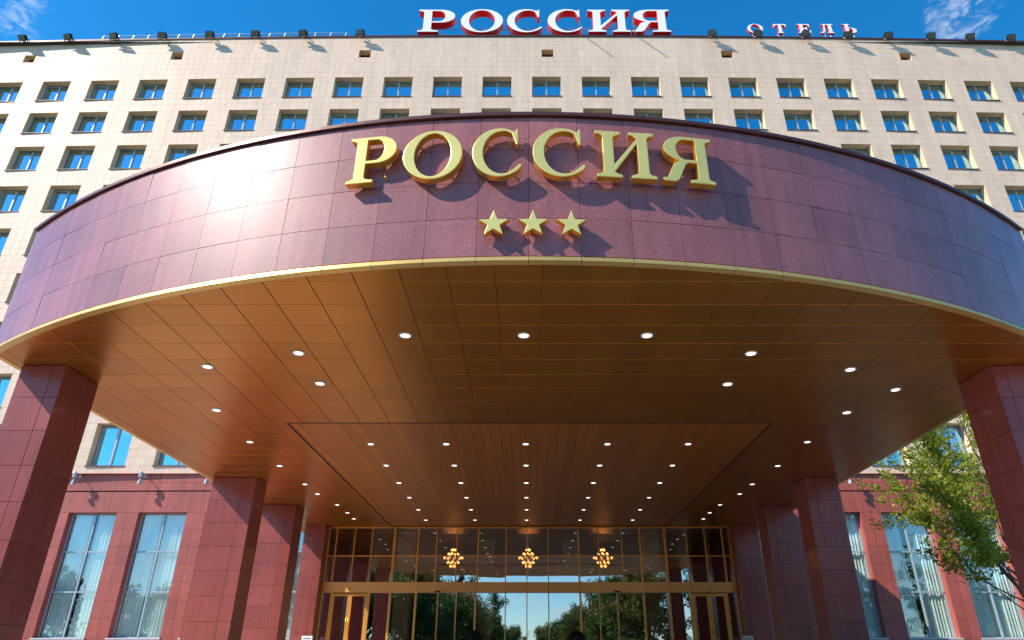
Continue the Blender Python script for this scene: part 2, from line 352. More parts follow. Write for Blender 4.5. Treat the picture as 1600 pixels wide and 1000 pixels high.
def reveal(x0, x1, z0, z1, depth, mi=0, mb=core):
    a, c = bow(x0) , bow(x1); z0, z1 = Z(z0), Z(z1)
    mb.quad((x0, a, z0), (x0, a + depth, z0), (x0, a + depth, z1), (x0, a, z1), mi)
    mb.quad((x1, c + depth, z0), (x1, c, z0), (x1, c, z1), (x1, c + depth, z1), mi)
    mb.quad((x0, a, z1), (x0, a + depth, z1), (x1, c + depth, z1), (x1, c, z1), mi)
    mb.quad((x0, a + depth, z0), (x0, a, z0), (x1, c, z0), (x1, c + depth, z0), mi)
def band(z0, z1, holes, single=False):
    x = -XE
    for a, c in holes:
        tile_region(x, a, z0, z1, single); reveal(a, c, z0, z1, .53); x = c
    tile_region(x, XE, z0, z1, single)
band(40.87, TOP, [])
band(40.12, 40.87, [(v, v + .86) for v in VENTS])
prev = 40.12
for z0, z1 in ROWS:
    band(z1, prev, []); band(z0, z1, [(wx(k), wx(k) + WW) for k in KS if wx(k) > -XE and wx(k) + WW < XE]); prev = z0
band(LOWROW[1], prev, [], True); band(*LOWROW, [(x, x + 2.13) for x in LOWX], True); band(BASET, LOWROW[0], [], True)
inst('wall', core.mesh('wall', [M['beige_plain'], M['beige_joint']]), hotel)
o = inst('tile_cladding', beige.mesh('tile_cladding', M['beige_tile'], tone=True), hotel); o['kind'] = 'stuff'
tcache = {}
def slab_tile(w, h, t, m, tone=1.0):
    key = (round(w, 3), round(h, 3), round(t, 3), m.name, tone)
    if key not in tcache:
        q = MB(); c = .004
        q.quad((c, 0, c), (w - c, 0, c), (w - c, 0, h - c), (c, 0, h - c), 0, tone)
        q.quad((0, c, h), (c, 0, h - c), (w - c, 0, h - c), (w, c, h), 0, tone); q.quad((0, c, 0), (w, c, 0), (w - c, 0, c), (c, 0, c), 0, tone)
        q.quad((0, c, 0), (c, 0, c), (c, 0, h - c), (0, c, h), 0, tone); q.quad((w, c, 0), (w, c, h), (w - c, 0, h - c), (w - c, 0, c), 0, tone)
        q.quad((0, c, h), (w, c, h), (w, t, h), (0, t, h), 0, tone); q.quad((0, t, 0), (w, t, 0), (w, c, 0), (0, c, 0), 0, tone)
        q.quad((0, t, 0), (0, c, 0), (0, c, h), (0, t, h), 0, tone); q.quad((w, c, 0), (w, t, 0), (w, t, h), (w, c, h), 0, tone)
        tcache[key] = q.mesh('tile', m, tone=True)
    return tcache[key]
low_tiles.sort(key=lambda t: (t[1], abs(t[0])))
for i, (a, d0, w, h) in enumerate(low_tiles):
    if i < 290: inst('beige_tile', slab_tile(w, h, .014, M['beige_tile'], round(1 + .04 * ((i * 7) % 5 - 2) / 2, 2)), hotel, (a, bow(a), d0))
rest = MB()
for a, d0, w, h in low_tiles[290:]: rest.box(a, a + w, bow(a), bow(a) + .014, d0, d0 + h)
if rest.f:
    o = inst('tile_cladding', rest.mesh('tile_cladding', M['beige_tile'], tone=True), hotel); o['kind'] = 'stuff'
# parapet coping, roof, sides
xs = [-XE + 4 * i for i in range(24)]
cp = MB()
for a, c in zip(xs, xs[1:]):
    if a >= XE: break
    c = min(c, XE); z0, z1 = Z(TOP), Z(TOP) + .16
    cp.quad((a, bow(a) - .07, z0), (c, bow(c) - .07, z0), (c, bow(c) - .07, z1), (a, bow(a) - .07, z1))
    cp.quad((a, bow(a) - .07, z1), (c, bow(c) - .07, z1), (c, bow(c) + .5, z1), (a, bow(a) + .5, z1))
    cp.quad((a, bow(a) + .5, z0), (c, bow(c) + .5, z0), (c, bow(c) - .07, z0), (a, bow(a) - .07, z0))
inst('coping', cp.mesh('coping', M['coping']), hotel)
sh = MB(); sh.quad((-XE, bow(XE), 0), (-XE, 16, 0), (-XE, 16, Z(TOP)), (-XE, bow(XE), Z(TOP))); sh.quad((XE, 16, 0), (XE, bow(XE), 0), (XE, bow(XE), Z(TOP)), (XE, 16, Z(TOP)))
sh.quad((XE, 16, 0), (-XE, 16, 0), (-XE, 16, Z(TOP)), (XE, 16, Z(TOP)))
inst('end_wall', sh.mesh('end_wall', M['beige_plain']), hotel)
rf = MB(); rf.quad((-XE, .2, Z(TOP) - .3), (XE, .2, Z(TOP) - .3), (XE, 16, Z(TOP) - .3), (-XE, 16, Z(TOP) - .3))
inst('roof', rf.mesh('roof', M['asphalt']), hotel)
dk = MB(); dk.quad((-XE, 2.3, Z(8.0)), (XE, 2.3, Z(8.0)), (XE, 2.3, Z(TOP) - .3), (-XE, 2.3, Z(TOP) - .3))
for a_, c_ in ((-XE, -9.76), (9.83, XE)):                       # the lobby stays open between these
    q = MB(); q.quad((a_, 2.3, 0), (c_, 2.3, 0), (c_, 2.3, Z(8.0)), (a_, 2.3, Z(8.0))); inst('room_backing', q.mesh('room_backing', M['dark_room']), hotel)
for z in [40.0, 38.9, 35.9, 32.7, 29.3] + [29.3 - 3.39 * i for i in range(1, 6)]: dk.quad((-XE, .95, Z(z)), (XE, .95, Z(z)), (XE, 2.3, Z(z)), (-XE, 2.3, Z(z)))
inst('room_backing', dk.mesh('room_backing', M['dark_room']), hotel)
for v in VENTS:
    q = MB(); q.quad((0, .5, 0), (.86, .5, 0), (.86, .5, .75), (0, .5, .75)); 
    for i in range(4): q.box(.03, .83, .42, .47, .06 + i * .17, .10 + i * .17)
    inst('vent', q.mesh('vent', M['coping']), hotel, (v, bow(v), Z(40.12)))
# hotel windows, one prototype per size
def wavy(x0, x1, y, z0, z1, wl=.13, amp=.03, ph=0, n=None):
    q = MB(); n = n or max(6, int((x1 - x0) / wl * 6)); pts = []
    for i in range(n + 1):
        x = x0 + (x1 - x0) * i / n
        pts.append((x, y + amp * math.sin(2 * math.pi * x / wl + ph) + .4 * amp * math.sin(2 * math.pi * x / wl / 2.7 + 1 + ph)))
    for (a, ya), (c, yc) in zip(pts, pts[1:]): q.quad((a, ya, z0), (c, yc, z0), (c, yc, z1), (a, ya, z1))
    return q
def window_set(W, H):
    d = .47; f = .07
    fr = MB(); fr.box(0, f, d, d + .06, 0, H); fr.box(W - f, W, d, d + .06, 0, H); fr.box(f, W - f, d, d + .06, 0, f); fr.box(f, W - f, d, d + .06, H - .10, H)
    mu = MB(); mu.box(W * .5 - .045, W * .5 + .045, d - .05, d + .05, f, H - .1)
    sa = MB(); a, c = f + .003, W * .5 - .048; sa.box(a, a + .05, d - .015, d + .035, f, H - .102); sa.box(c - .05, c, d - .015, d + .035, f, H - .102); sa.box(a + .05, c - .05, d - .015, d + .035, f, f + .05); sa.box(a + .05, c - .05, d - .015, d + .035, H - .16, H - .102)
    pa = MB(); pa.quad((f, d + .03, f), (W * .5 - .045, d + .03, f), (W * .5 - .045, d + .03, H - .1), (f, d + .03, H - .1))
    pb = MB(); pb.quad((W * .5 + .045, d + .03, f), (W - f, d + .03, f), (W - f, d + .03, H - .1), (W * .5 + .045, d + .03, H - .1))
    si = MB(); si.box(-.03, W + .03, -.06, d, -.035, .012)
    return dict(frame=fr.mesh('window', M['frame_dark']), mull=mu.mesh('mullion', M['frame']), sash=sa.mesh('sash', M['frame']), pa=pa.mesh('pane', M['glass_hotel']), pb=pb.mesh('pane', M['glass_hotel']),
                sill=si.mesh('sill', M['sill']), cur=wavy(W * .5 + .02, W - .05, d + .2, .0, H - .05).mesh('curtain', M['curtain']),
                cur2=wavy(.05, W * .5 - .1, d + .22, .0, H - .05, .11, .03, 2).mesh('curtain', M['curtain']),
                cur3=wavy(W * .5 + .02, W - .05, d + .2, .0, H - .05).mesh('curtain', M['curtain_beige']))
wr = random.Random(11)
protos = {}
def put_window(x, z0, z1, W):
    key = (round(W, 2), round(z1 - z0, 2))
    if key not in protos: protos[key] = window_set(W, z1 - z0)
    p = protos[key]
    w = inst('window', p['frame'], hotel, (x, bow(x + W / 2), Z(z0)))
    inst('mullion', p['mull'], w); inst('pane', p['pa'], w, rot=(R(wr.uniform(-.5, .5)), 0, R(wr.uniform(-.6, .6)))); inst('pane', p['pb'], w, rot=(R(wr.uniform(-.3, .3)), 0, 0)); inst('sill', p['sill'], w)
    r = wr.random()
    if r < .55: inst('sash', p['sash'], w)
    if wr.random() < .84: inst('curtain', p['cur3'] if wr.random() < .07 else p['cur'], w)
    if r > .62: inst('curtain', p['cur2'], w)
    return w
for z0, z1 in ROWS:
    for k in KS:
        if wx(k) > -XE and wx(k) + WW < XE: put_window(wx(k), z0, z1, WW)
for x in LOWX: put_window(x, *LOWROW, 2.13)

# ---- pink granite base with tall windows
PG = M['base']; YB = -.03
BZ0 = -1.55
bw_z = (1.05, 7.05)
BW = 2.55
base_list = []
bm_ = MB()
def base_tiles(x0, x1, zs):
    n = max(1, round((x1 - x0) / .61)); dx = (x1 - x0) / n
    for i in range(n):
        for a, c in zip(zs, zs[1:]):
            base_list.append((dx - .010, c - a - .010, x0 + i * dx + .005, bow(x0 + i * dx) + YB + random.uniform(0, .002), Z(a + .005)))
def base_back(x0, x1, z0, z1):
    globals()['bm_'].quad((x0, bow(x0) + .0, Z(z0)), (x1, bow(x1) + .0, Z(z0)), (x1, bow(x1) + .0, Z(z1)), (x0, bow(x0) + .0, Z(z1)), 1)
zlow = [BZ0, -.65, .2, 1.05]; zmid = [1.05 + i * 6.0 / 7 for i in range(8)]; ztop = [7.05, 8.13]; zc = [8.19, 8.62, BASET - .02]
for side in (BWL, BWR):
    bm_ = MB()
    lo, hi = (side[0] - 1.1, -9.9) if side is BWL else (9.95, side[-1] + BW + 1.1)
    base_back(lo, hi, 7.05, BASET); base_back(lo, hi, BZ0, 1.05)
    base_tiles(lo, hi, ztop); base_tiles(lo, hi, zc); base_tiles(lo, hi, zlow)
    x = lo
    for wv_ in side + [None]:
        a = wv_ if wv_ is not None else hi
        if a > x + .01: base_tiles(x, a, zmid); base_back(x, a, 1.05, 7.05)
        if wv_ is not None: x = wv_ + BW
    for wv_ in side: reveal(wv_, wv_ + BW, 1.05, 7.05, .42, 0, bm_)
    inst('base_wall', bm_.mesh('base_wall', [M['base'], M['joint']]), hotel)
base_list.sort(key=lambda t: (t[4] < 2.5 or not 14 < abs(t[2]) < 26.5, abs(abs(t[2]) - 20)))
for w_, h_, x_, y_, z_ in base_list[:298]: inst('tile', slab_tile(w_, h_, .03, PG), hotel, (x_, y_, z_))
q = MB()
for w_, h_, x_, y_, z_ in base_list[298:]: q.box(x_, x_ + w_, y_, y_ + .03, z_, z_ + h_)
o = inst('base_tiling', q.mesh('base_tiling', PG), hotel); o['kind'] = 'stuff'
for s in (-1, 1):
    a, c = sorted((s * 33.2, s * XE)); q = MB(); q.quad((a, bow(a), 0), (c, bow(c), 0), (c, bow(c), Z(BASET)), (a, bow(a), Z(BASET)), 0); inst('base_wall', q.mesh('base_wall', M['base']), hotel)
led = MB(); led.box(-32.6, 33.2, -.02, .35, Z(BASET) - .02, Z(BASET) + .0); 
inst('ledge', led.mesh('ledge', M['base']), hotel)
def tall_window():
    W, H, d = BW, 6.0, .36; f = .07
    fr = MB(); fr.box(0, f, d, d + .08, 0, H); fr.box(W - f, W, d, d + .08, 0, H); fr.box(f, W - f, d, d + .08, 0, f); fr.box(f, W - f, d, d + .08, H - f, H)
    mu = MB(); mu.box(W / 2 - .04, W / 2 + .04, d - .04, d + .05, f, H - f)
    trs = []
    for z in (2.13, 4.07):
        t = MB(); t.box(f, W / 2 - .04, d - .03, d + .05, -.035, .035); t.box(W / 2 + .04, W - f, d - .03, d + .05, -.035, .035); trs.append((z, t.mesh('transom', M['frame'])))
    panes = []
    for i, (x0, x1) in enumerate(((f, W / 2 - .04), (W / 2 + .04, W - f))):
        for z0, z1 in ((f, 2.095), (2.165, 4.035), (4.105, H - f)):
            p = MB(); p.quad((x0, d + .03, z0), (x1, d + .03, z0), (x1, d + .03, z1), (x0, d + .03, z1)); panes.append(p.mesh('pane', M['glass_base']))
    si = MB(); si.box(-.05, W + .05, -.12, d, -.06, .012)
    cu = [wavy(.02, 1.05, .52, -.05, H + .05, .17, .045).mesh('curtain', M['curtain']), wavy(1.40, W - .02, .52, -.05, H + .05, .16, .045, 1).mesh('curtain', M['curtain']), wavy(.9, 1.55, .68, -.05, H, .2, .03, 2).mesh('sheer', M['curtain'])]
    return fr.mesh('tall_window', M['frame']), mu.mesh('mullion', M['frame']), trs, panes, si.mesh('sill', M['stone_sill']), cu
tw = tall_window()
for i, x in enumerate(BWL + BWR):
    w = inst('tall_window', tw[0], hotel, (x, bow(x + BW / 2), Z(1.05)))
    inst('mullion', tw[1], w)
    for z, me in tw[2]: inst('transom', me, w, (0, 0, z))
    for me in tw[3]: inst('pane', me, w, rot=(0, 0, R(random.uniform(-.12, .12))))
    inst('sill', tw[4], w)
    for me in tw[5][:2]: inst('curtain', me, w)
    if i % 2: inst('curtain', tw[5][2], w)

# ------------------------------------------------------------------ entrance canopy
RC, YC = 19.6, 29.25                      # plan arc of the front
HX = 11.55                                # half width
SOF, FTOP = 5.93, 9.06
def fy(x, r=RC): return YC - math.sqrt(r * r - x * x)
canopy = thing('entrance_canopy', 'wide curved entrance canopy clad in purple granite with a bronze panelled underside', 'canopy', (0, 0, 0))
ANG = math.asin(HX / RC)
NT = 28; dA = 2 * ANG / NT
frows = [(6.03, 6.79), (6.79, 7.55), (7.55, 8.29), (8.29, FTOP - .02)]
bk = MB()
for i in range(NT):
    a0, a1 = -ANG + i * dA, -ANG + (i + 1) * dA
    p = lambda a, r, z: (r * math.sin(a), YC - r * math.cos(a), Z(z))
    r = RC - .045
    bk.quad(p(a0, r, SOF + .03), p(a1, r, SOF + .03), p(a1, r, FTOP), p(a0, r, FTOP))
    bk.quad(p(a0, r, FTOP), p(a1, r, FTOP), p(a1, r - .35, FTOP), p(a0, r - .35, FTOP))
inst('fascia_backing', bk.mesh('fascia_backing', M['joint']), canopy)
fr_ = random.Random(5)
ctc = {}
def curved_tile(da, h, t=.035, n=6):
    key = round(h, 3)
    if key in ctc: return ctc[key]
    q = MB(); g = .0035 / RC; aa = [-da / 2 + g + (da - 2 * g) * i / n for i in range(n + 1)]
    P = lambda a, r, z: (r * math.sin(a), RC - r * math.cos(a), z)
    for i in range(n + 1): q.v += [P(aa[i], RC, 0), P(aa[i], RC, h)]
    for i in range(n): q.f.append((2 * i, 2 * i + 2, 2 * i + 3, 2 * i + 1)); q.mi.append(0); q.tone.append(1)
    k = len(q.f)
    for z in (0, h):
        for i in range(n): q.quad(P(aa[i], RC, z), P(aa[i + 1], RC, z), P(aa[i + 1], RC - t, z), P(aa[i], RC - t, z))
    q.quad(P(aa[0], RC, 0), P(aa[0], RC, h), P(aa[0], RC - t, h), P(aa[0], RC - t, 0), 1); q.quad(P(aa[-1], RC, 0), P(aa[-1], RC - t, 0), P(aa[-1], RC - t, h), P(aa[-1], RC, h), 1)
    me = q.mesh('fascia_tile', [M['fascia'], M['tile_edge']])
    for i in range(k): me.polygons[i].use_smooth = True
    ctc[key] = me; return me
for j, (z0, z1) in enumerate(frows):
    for i in range(NT):
        am = -ANG + (i + .5) * dA; w = 2 * RC * math.sin(dA / 2) - .009; h = z1 - z0 - .009
        me = curved_tile(dA, h)
        rr = RC
        cx_, cy_ = rr * math.sin(am), YC - rr * math.cos(am)
        o = inst('fascia_tile', me, canopy, (cx_, cy_, Z(z0) + .0045), (R(fr_.gauss(0, .16)), 0, am + R(fr_.gauss(0, .10))))
# side fascias
for s in (-1, 1):
    x = s * HX; y0, y1 = fy(HX), YF - .05; n = 27; dy = (y1 - y0) / n
    q = MB(); a, c = x - s * .05, x - s * .3
    q.box(min(a, c), max(a, c), y0 + .05, y1, Z(SOF + .06), Z(FTOP)); inst('side_backing', q.mesh('side_backing', M['joint']), canopy)
    for i in range(n):
        for z0, z1 in frows:
            me = slab_tile(dy - .009, z1 - z0 - .009, .03, M['fascia'])
            if s < 0: inst('side_tile', me, canopy, (x, y0 + (i + 1) * dy - .0045, Z(z0) + .0045), (0, 0, R(-90)))
            else: inst('side_tile', me, canopy, (x, y0 + i * dy + .0045, Z(z0) + .0045), (0, 0, R(90)))
# coping, gold drip edge
def arc_strip(r0, r1, z0, z1, n=56, closed=True):
    q = MB()
    for i in range(n):
        a0, a1 = -ANG + i * 2 * ANG / n, -ANG + (i + 1) * 2 * ANG / n
        p = lambda a, r, z: (r * math.sin(a), YC - r * math.cos(a), Z(z))
        q.quad(p(a0, r0, z0), p(a1, r0, z0), p(a1, r0, z1), p(a0, r0, z1)); q.quad(p(a0, r0, z1), p(a1, r0, z1), p(a1, r1, z1), p(a0, r1, z1))
        q.quad(p(a0, r1, z0), p(a1, r1, z0), p(a1, r0, z0), p(a0, r0, z0)); q.quad(p(a1, r1, z0), p(a0, r1, z0), p(a0, r1, z1), p(a1, r1, z1))
    return q
q = arc_strip(RC + .06, RC - .4, FTOP, FTOP + .075)
for s in (-1, 1): 
    a, c = sorted((s * (HX + .06), s * (HX - .35))); q.box(a, c, fy(HX) + .1, YF - .02, Z(FTOP), Z(FTOP) + .07)
inst('coping', q.mesh('coping', M['coping']), canopy)
n = 28
for i in range(n):
    q = MB(); a0, a1 = -ANG + i * dA, -ANG + (i + 1) * dA - .0004
    p = lambda a, r, z: (r * math.sin(a), YC - r * math.cos(a), Z(z))
    for u0, u1 in ((a0, (a0 + a1) / 2), ((a0 + a1) / 2, a1)):
        q.quad(p(u0, RC + .03, SOF), p(u1, RC + .03, SOF), p(u1, RC + .02, SOF + .075), p(u0, RC + .02, SOF + .075))
        q.quad(p(u0, RC + .02, SOF + .075), p(u1, RC + .02, SOF + .075), p(u1, RC - .04, SOF + .077), p(u0, RC - .04, SOF + .077))
        q.quad(p(u0, RC - .12, SOF), p(u1, RC - .12, SOF), p(u1, RC + .03, SOF), p(u0, RC + .03, SOF))
    inst('trim', q.mesh('trim', M['trim']), canopy)
for s in (-1, 1):
    q = MB(); a, c = sorted((s * (HX + .03), s * (HX - .10))); q.box(a, c, fy(HX), YF - .03, Z(SOF), Z(SOF) + .085)
    inst('side_trim', q.mesh('side_trim', M['trim']), canopy)
# roof deck and void above the soffit
q = MB()
pts = [(RC * .985 * math.sin(a), YC - RC * .985 * math.cos(a)) for a in np.linspace(-ANG, ANG, 30)]
q.poly([(x, y, Z(FTOP) - .1) for x, y in pts] + [(HX - .2, YF - .02, Z(FTOP) - .1), (-HX + .2, YF - .02, Z(FTOP) - .1)])
inst('roof_deck', q.mesh('roof_deck', M['asphalt']), canopy)
q = MB(); q.poly([(x, y, Z(SOF) + .05) for x, y in pts] + [(HX - .12, YF - .02, Z(SOF) + .05), (-HX + .12, YF - .02, Z(SOF) + .05)])
inst('soffit_backing', q.mesh('soffit_backing', M['joint']), canopy)
# bronze soffit panels, clipped by the arc and by the wood field
WX0, WX1, WY0, WY1 = -6.72, 6.78, 18.2, 34.46
PX, PY = .815, .862
def clip_poly(poly, inside, cut):
    out = []
    for i in range(len(poly)):
        a, c = poly[i], poly[(i + 1) % len(poly)]; ia, ic = inside(a), inside(c)
        if ia: out.append(a)
        if ia != ic: out.append(cut(a, c))
    return out
def arc_clip(poly, r):
    # poly: convex list of (x, y); keep y >= arc; refine edges first
    fine = []
    for i in range(len(poly)):
        a, c = poly[i], poly[(i + 1) % len(poly)]
        for t in range(4): fine.append((a[0] + (c[0] - a[0]) * t / 4, a[1] + (c[1] - a[1]) * t / 4))
    ins = lambda p: p[1] >= fy(p[0], r) if abs(p[0]) < r else False
    if all(ins(p) for p in poly): return poly
    if not any(ins(p) for p in fine): return []
    def cut(a, c):
        lo, hi = a, c; il = ins(a)
        for _ in range(20):
            m_ = ((lo[0] + hi[0]) / 2, (lo[1] + hi[1]) / 2)
            if ins(m_) == il: lo = m_
            else: hi = m_
        return lo
    o_ = clip_poly(fine, ins, cut)
    return o_
panels = []
x_edges = [.24 + PX * k for k in range(-20, 21)]; x_edges = [-HX + .11] + [x for x in x_edges if -HX + .3 < x < HX - .3] + [HX - .11]
y_edges = [9.47 + PY * k for k in range(0, 40)]; y_edges = [y for y in y_edges if y < YF - .3] + [YF - .03]
y_edges = sorted(set([y for y in y_edges if abs(y - WY0) > .25] + [WY0]))
for y0, y1 in zip(y_edges, y_edges[1:]):
    for x0, x1 in zip(x_edges, x_edges[1:]):
        rects = [(x0, x1, y0, y1)]
        if y0 >= WY0 - .01 and x1 > WX0 and x0 < WX1:
            rects = []
            if x0 < WX0 - .1: rects.append((x0, WX0, y0, y1))
            if x1 > WX1 + .1: rects.append((WX1, x1, y0, y1))
            if x0 >= WX0 - .1 and x1 <= WX1 + .1 and y1 > WY1 + .1 and y0 > WY1 - PY: rects.append((x0, x1, max(y0, WY1), y1))
        for a, c, d, e in rects:
            if c - a < .05 or e - d < .05: continue
            j = .0045
            poly = arc_clip([(a + j, d + j), (c - j, d + j), (c - j, e - j), (a + j, e - j)], RC - .12)
            if len(poly) >= 3: panels.append(poly)
def panel_mb(poly, q, dz=0.0, zb=Z(SOF)):
    z = zb + .004 + dz; cx_ = sum(p[0] for p in poly) / len(poly); cy_ = sum(p[1] for p in poly) / len(poly)
    inn = [(p[0] + (cx_ - p[0]) * .012, p[1] + (cy_ - p[1]) * .012) for p in poly]
    q.poly([(x, y, z) for x, y in reversed(inn)])
    nn_ = len(poly)
    for i in range(nn_):
        a, c, ai, ci = poly[i], poly[(i + 1) % nn_], inn[i], inn[(i + 1) % nn_]
        q.quad((ai[0], ai[1], z), (ci[0], ci[1], z), (c[0], c[1], z + .004), (a[0], a[1], z + .004))
        q.quad((a[0], a[1], z + .004), (c[0], c[1], z + .004), (c[0], c[1], z + .035), (a[0], a[1], z + .035))
panels.sort(key=lambda p: min(t[1] for t in p))
pr_ = random.Random(9)
for p in panels[:296]:
    cx_ = sum(t[0] for t in p) / len(p); cy_ = sum(t[1] for t in p) / len(p)
    q = MB(); panel_mb([(x - cx_, y - cy_) for x, y in p], q, 0.0, 0.0)
    inst('soffit_panel', q.mesh('soffit_panel', M['bronze']), canopy, (cx_, cy_, Z(SOF)), (R(pr_.gauss(0, .035)), R(pr_.gauss(0, .035)), 0))
q = MB()
for p in panels[296:]: panel_mb(p, q, pr_.uniform(0, .001))
if q.f: o = inst('soffit_panelling', q.mesh('soffit_panelling', M['bronze']), canopy); o['kind'] = 'stuff'
# wood field, slightly recessed, of long narrow boards
nb = 48; bwid = (WX1 - WX0 - .06) / nb
bq = MB(); bq.quad((.004, 0, .025), (.004, WY1 - WY0 - .06, .025), (bwid - .004, WY1 - WY0 - .06, .025), (bwid - .004, 0, .025))
Lb = WY1 - WY0 - .06
bq.quad((.004, 0, .025), (0, 0, .045), (0, Lb, .045), (.004, Lb, .025)); bq.quad((bwid - .004, Lb, .025), (bwid, Lb, .045), (bwid, 0, .045), (bwid - .004, 0, .025))
bme = bq.mesh('board', M['wood'])
for i in range(nb): inst('board', bme, canopy, (WX0 + .03 + i * bwid, WY0 + .03, Z(SOF) + pr_.uniform(0, .003)), (0, R(pr_.gauss(0, .06)), 0))
q = MB(); q.box(WX0, WX0 + .028, WY0, WY1, Z(SOF) - .006, Z(SOF) + .048); q.box(WX1 - .028, WX1, WY0, WY1, Z(SOF) - .006, Z(SOF) + .048); q.box(WX0 + .028, WX1 - .028, WY0, WY0 + .028, Z(SOF) - .006, Z(SOF) + .048)
inst('edge_strip', q.mesh('edge_strip', M['coping']), canopy)

# ------------------------------------------------------------------ columns
def column(x0, x1, y0, y1, zbase, label, rows_h=.78, corner=None):
    c = thing('column', label, 'column', ((x0 + x1) / 2, (y0 + y1) / 2, zbase), group='granite columns under the canopy')
    w, d = x1 - x0, y1 - y0; H = Z(SOF) - zbase - .004; t = .03
    q = MB(); q.box(-w / 2 + t, w / 2 - t, -d / 2 + t, d / 2 - t, 0, H); inst('core', q.mesh('core', M['joint']), c)
    nr = round(H / rows_h); h = H / nr
    split = .72 if x0 < 0 else .28
    for r_ in range(nr):
        z = r_ * h + .0035; hh = h - .007
        for a, b2 in ((0, split), (split, 1)):
            ww = w * (b2 - a) - .006
            inst('tile', slab_tile(ww, hh, t, M['column']), c, (-w / 2 + w * a + .003, -d / 2, z), (0, 0, R(random.gauss(0, .05))))
            inst('tile', slab_tile(ww, hh, t, M['column']), c, (w / 2 - w * a - .003, d / 2, z), (0, 0, R(180)))
        inst('tile', slab_tile(d - 2 * t - .006, hh, t, M['column']), c, (w / 2, -d / 2 + t + .003, z), (0, 0, R(90)))
        inst('tile', slab_tile(d - 2 * t - .006, hh, t, M['column']), c, (-w / 2, d / 2 - t - .003, z), (0, 0, R(-90)))
    return c
COLS = [(14.08, 15.32, 0.012, 'nearest'), (24.4, 25.5, PZ, 'middle'), (29.1, 30.2, PZ, 'farthest free-standing')]
for y0, y1, zb, nm in COLS:
    column(-11.3, -10.3 if nm == 'nearest' else -9.74, y0, y1, zb, f'{nm} red granite column on the left side of the canopy' )
    column(10.3 if nm == 'nearest' else 9.86, 11.3 if nm == 'nearest' else 11.05, y0, y1, zb, f'{nm} red granite column on the right side of the canopy')
column(-10.75, -9.75, 33.8, 36.4, PZ, 'red granite pier at the left end of the glass entrance front')
column(9.82, 11.02, 33.8, 36.4, PZ, 'purple red granite pier at the right end of the glass entrance front')

# ------------------------------------------------------------------ glass entrance front
YG = 34.5
ent = thing('glass_entrance', 'glazed entrance front with brass frames and doors below the canopy', 'entrance', (0, YG, PZ))
rel = lambda z: Z(z) - PZ
top_m = [-9.33, -8.44, -7.58, -6.5, -5.35, -4.45, -3.47, -2.44, -1.09, -.08, .94, 2.41, 3.38, 4.5, 5.4, 6.6, 7.65, 8.55, 9.4]
thick = {-6.5, 6.6, -2.44, 2.41, -5.35, 5.4}
XL, XR = -9.72, 9.79
def vbar(x, z0, z1, w=.045, d=.09, name='mullion', y=0):
    q = MB(); q.box(-w / 2, w / 2, -d, .03, 0, z1 - z0); inst(name, q.mesh(name, M['brass']), ent, (x, y, z0))
zT, zA, zB0, zB1 = rel(5.92), rel(4.58), rel(2.93), rel(3.39)
for x in top_m: vbar(x, zB1, zT, .10 if x in (-6.5, 6.6) else (.07 if x in thick else .045), .12)
for x in (XL + .02, XR - .02): vbar(x, 0, zT, .06)
q = MB(); q.box(XL + .06, XR - .06, -.07, .028, zA - .025, zA + .025); inst('transom', q.mesh('transom', M['brass']), ent)
q = MB(); q.box(XL + .06, XR - .06, -.13, .032, zT - .05, zT + .0); inst('head', q.mesh('head', M['brass']), ent)
segs = [XL + .06, -8.44, -6.5, -5.3, -2.44, -1.09, -.08, .94, 2.41, 5.4, 6.6, 7.65, 8.55, XR - .06]
for a, c in zip(segs, segs[1:]):
    q = MB(); q.box(a + .006, c - .006, -.16, .03, zB0, zB1); q.box(a + .006, c - .006, -.17, -.15, zB0 + .02, zB0 + .05); inst('beam', q.mesh('beam', M['beam']), ent)
tt = [XL] + top_m + [XR]
gr = random.Random(2)
for a, c in zip(tt, tt[1:]):
    for z0, z1 in ((zB1, zA), (zA, zT)):
        q = MB(); w = c - a; q.quad((0, 0, 0), (w, 0, 0), (w, 0, z1 - z0), (0, 0, z1 - z0)); inst('pane', q.mesh('pane', M['glass_entry'] if z0 == zB1 else M['glass_upper']), ent, (a, 0, z0), (R(gr.gauss(.42 if z0 == zB1 else 0, .03)), 0, R(gr.gauss(0, .05))))
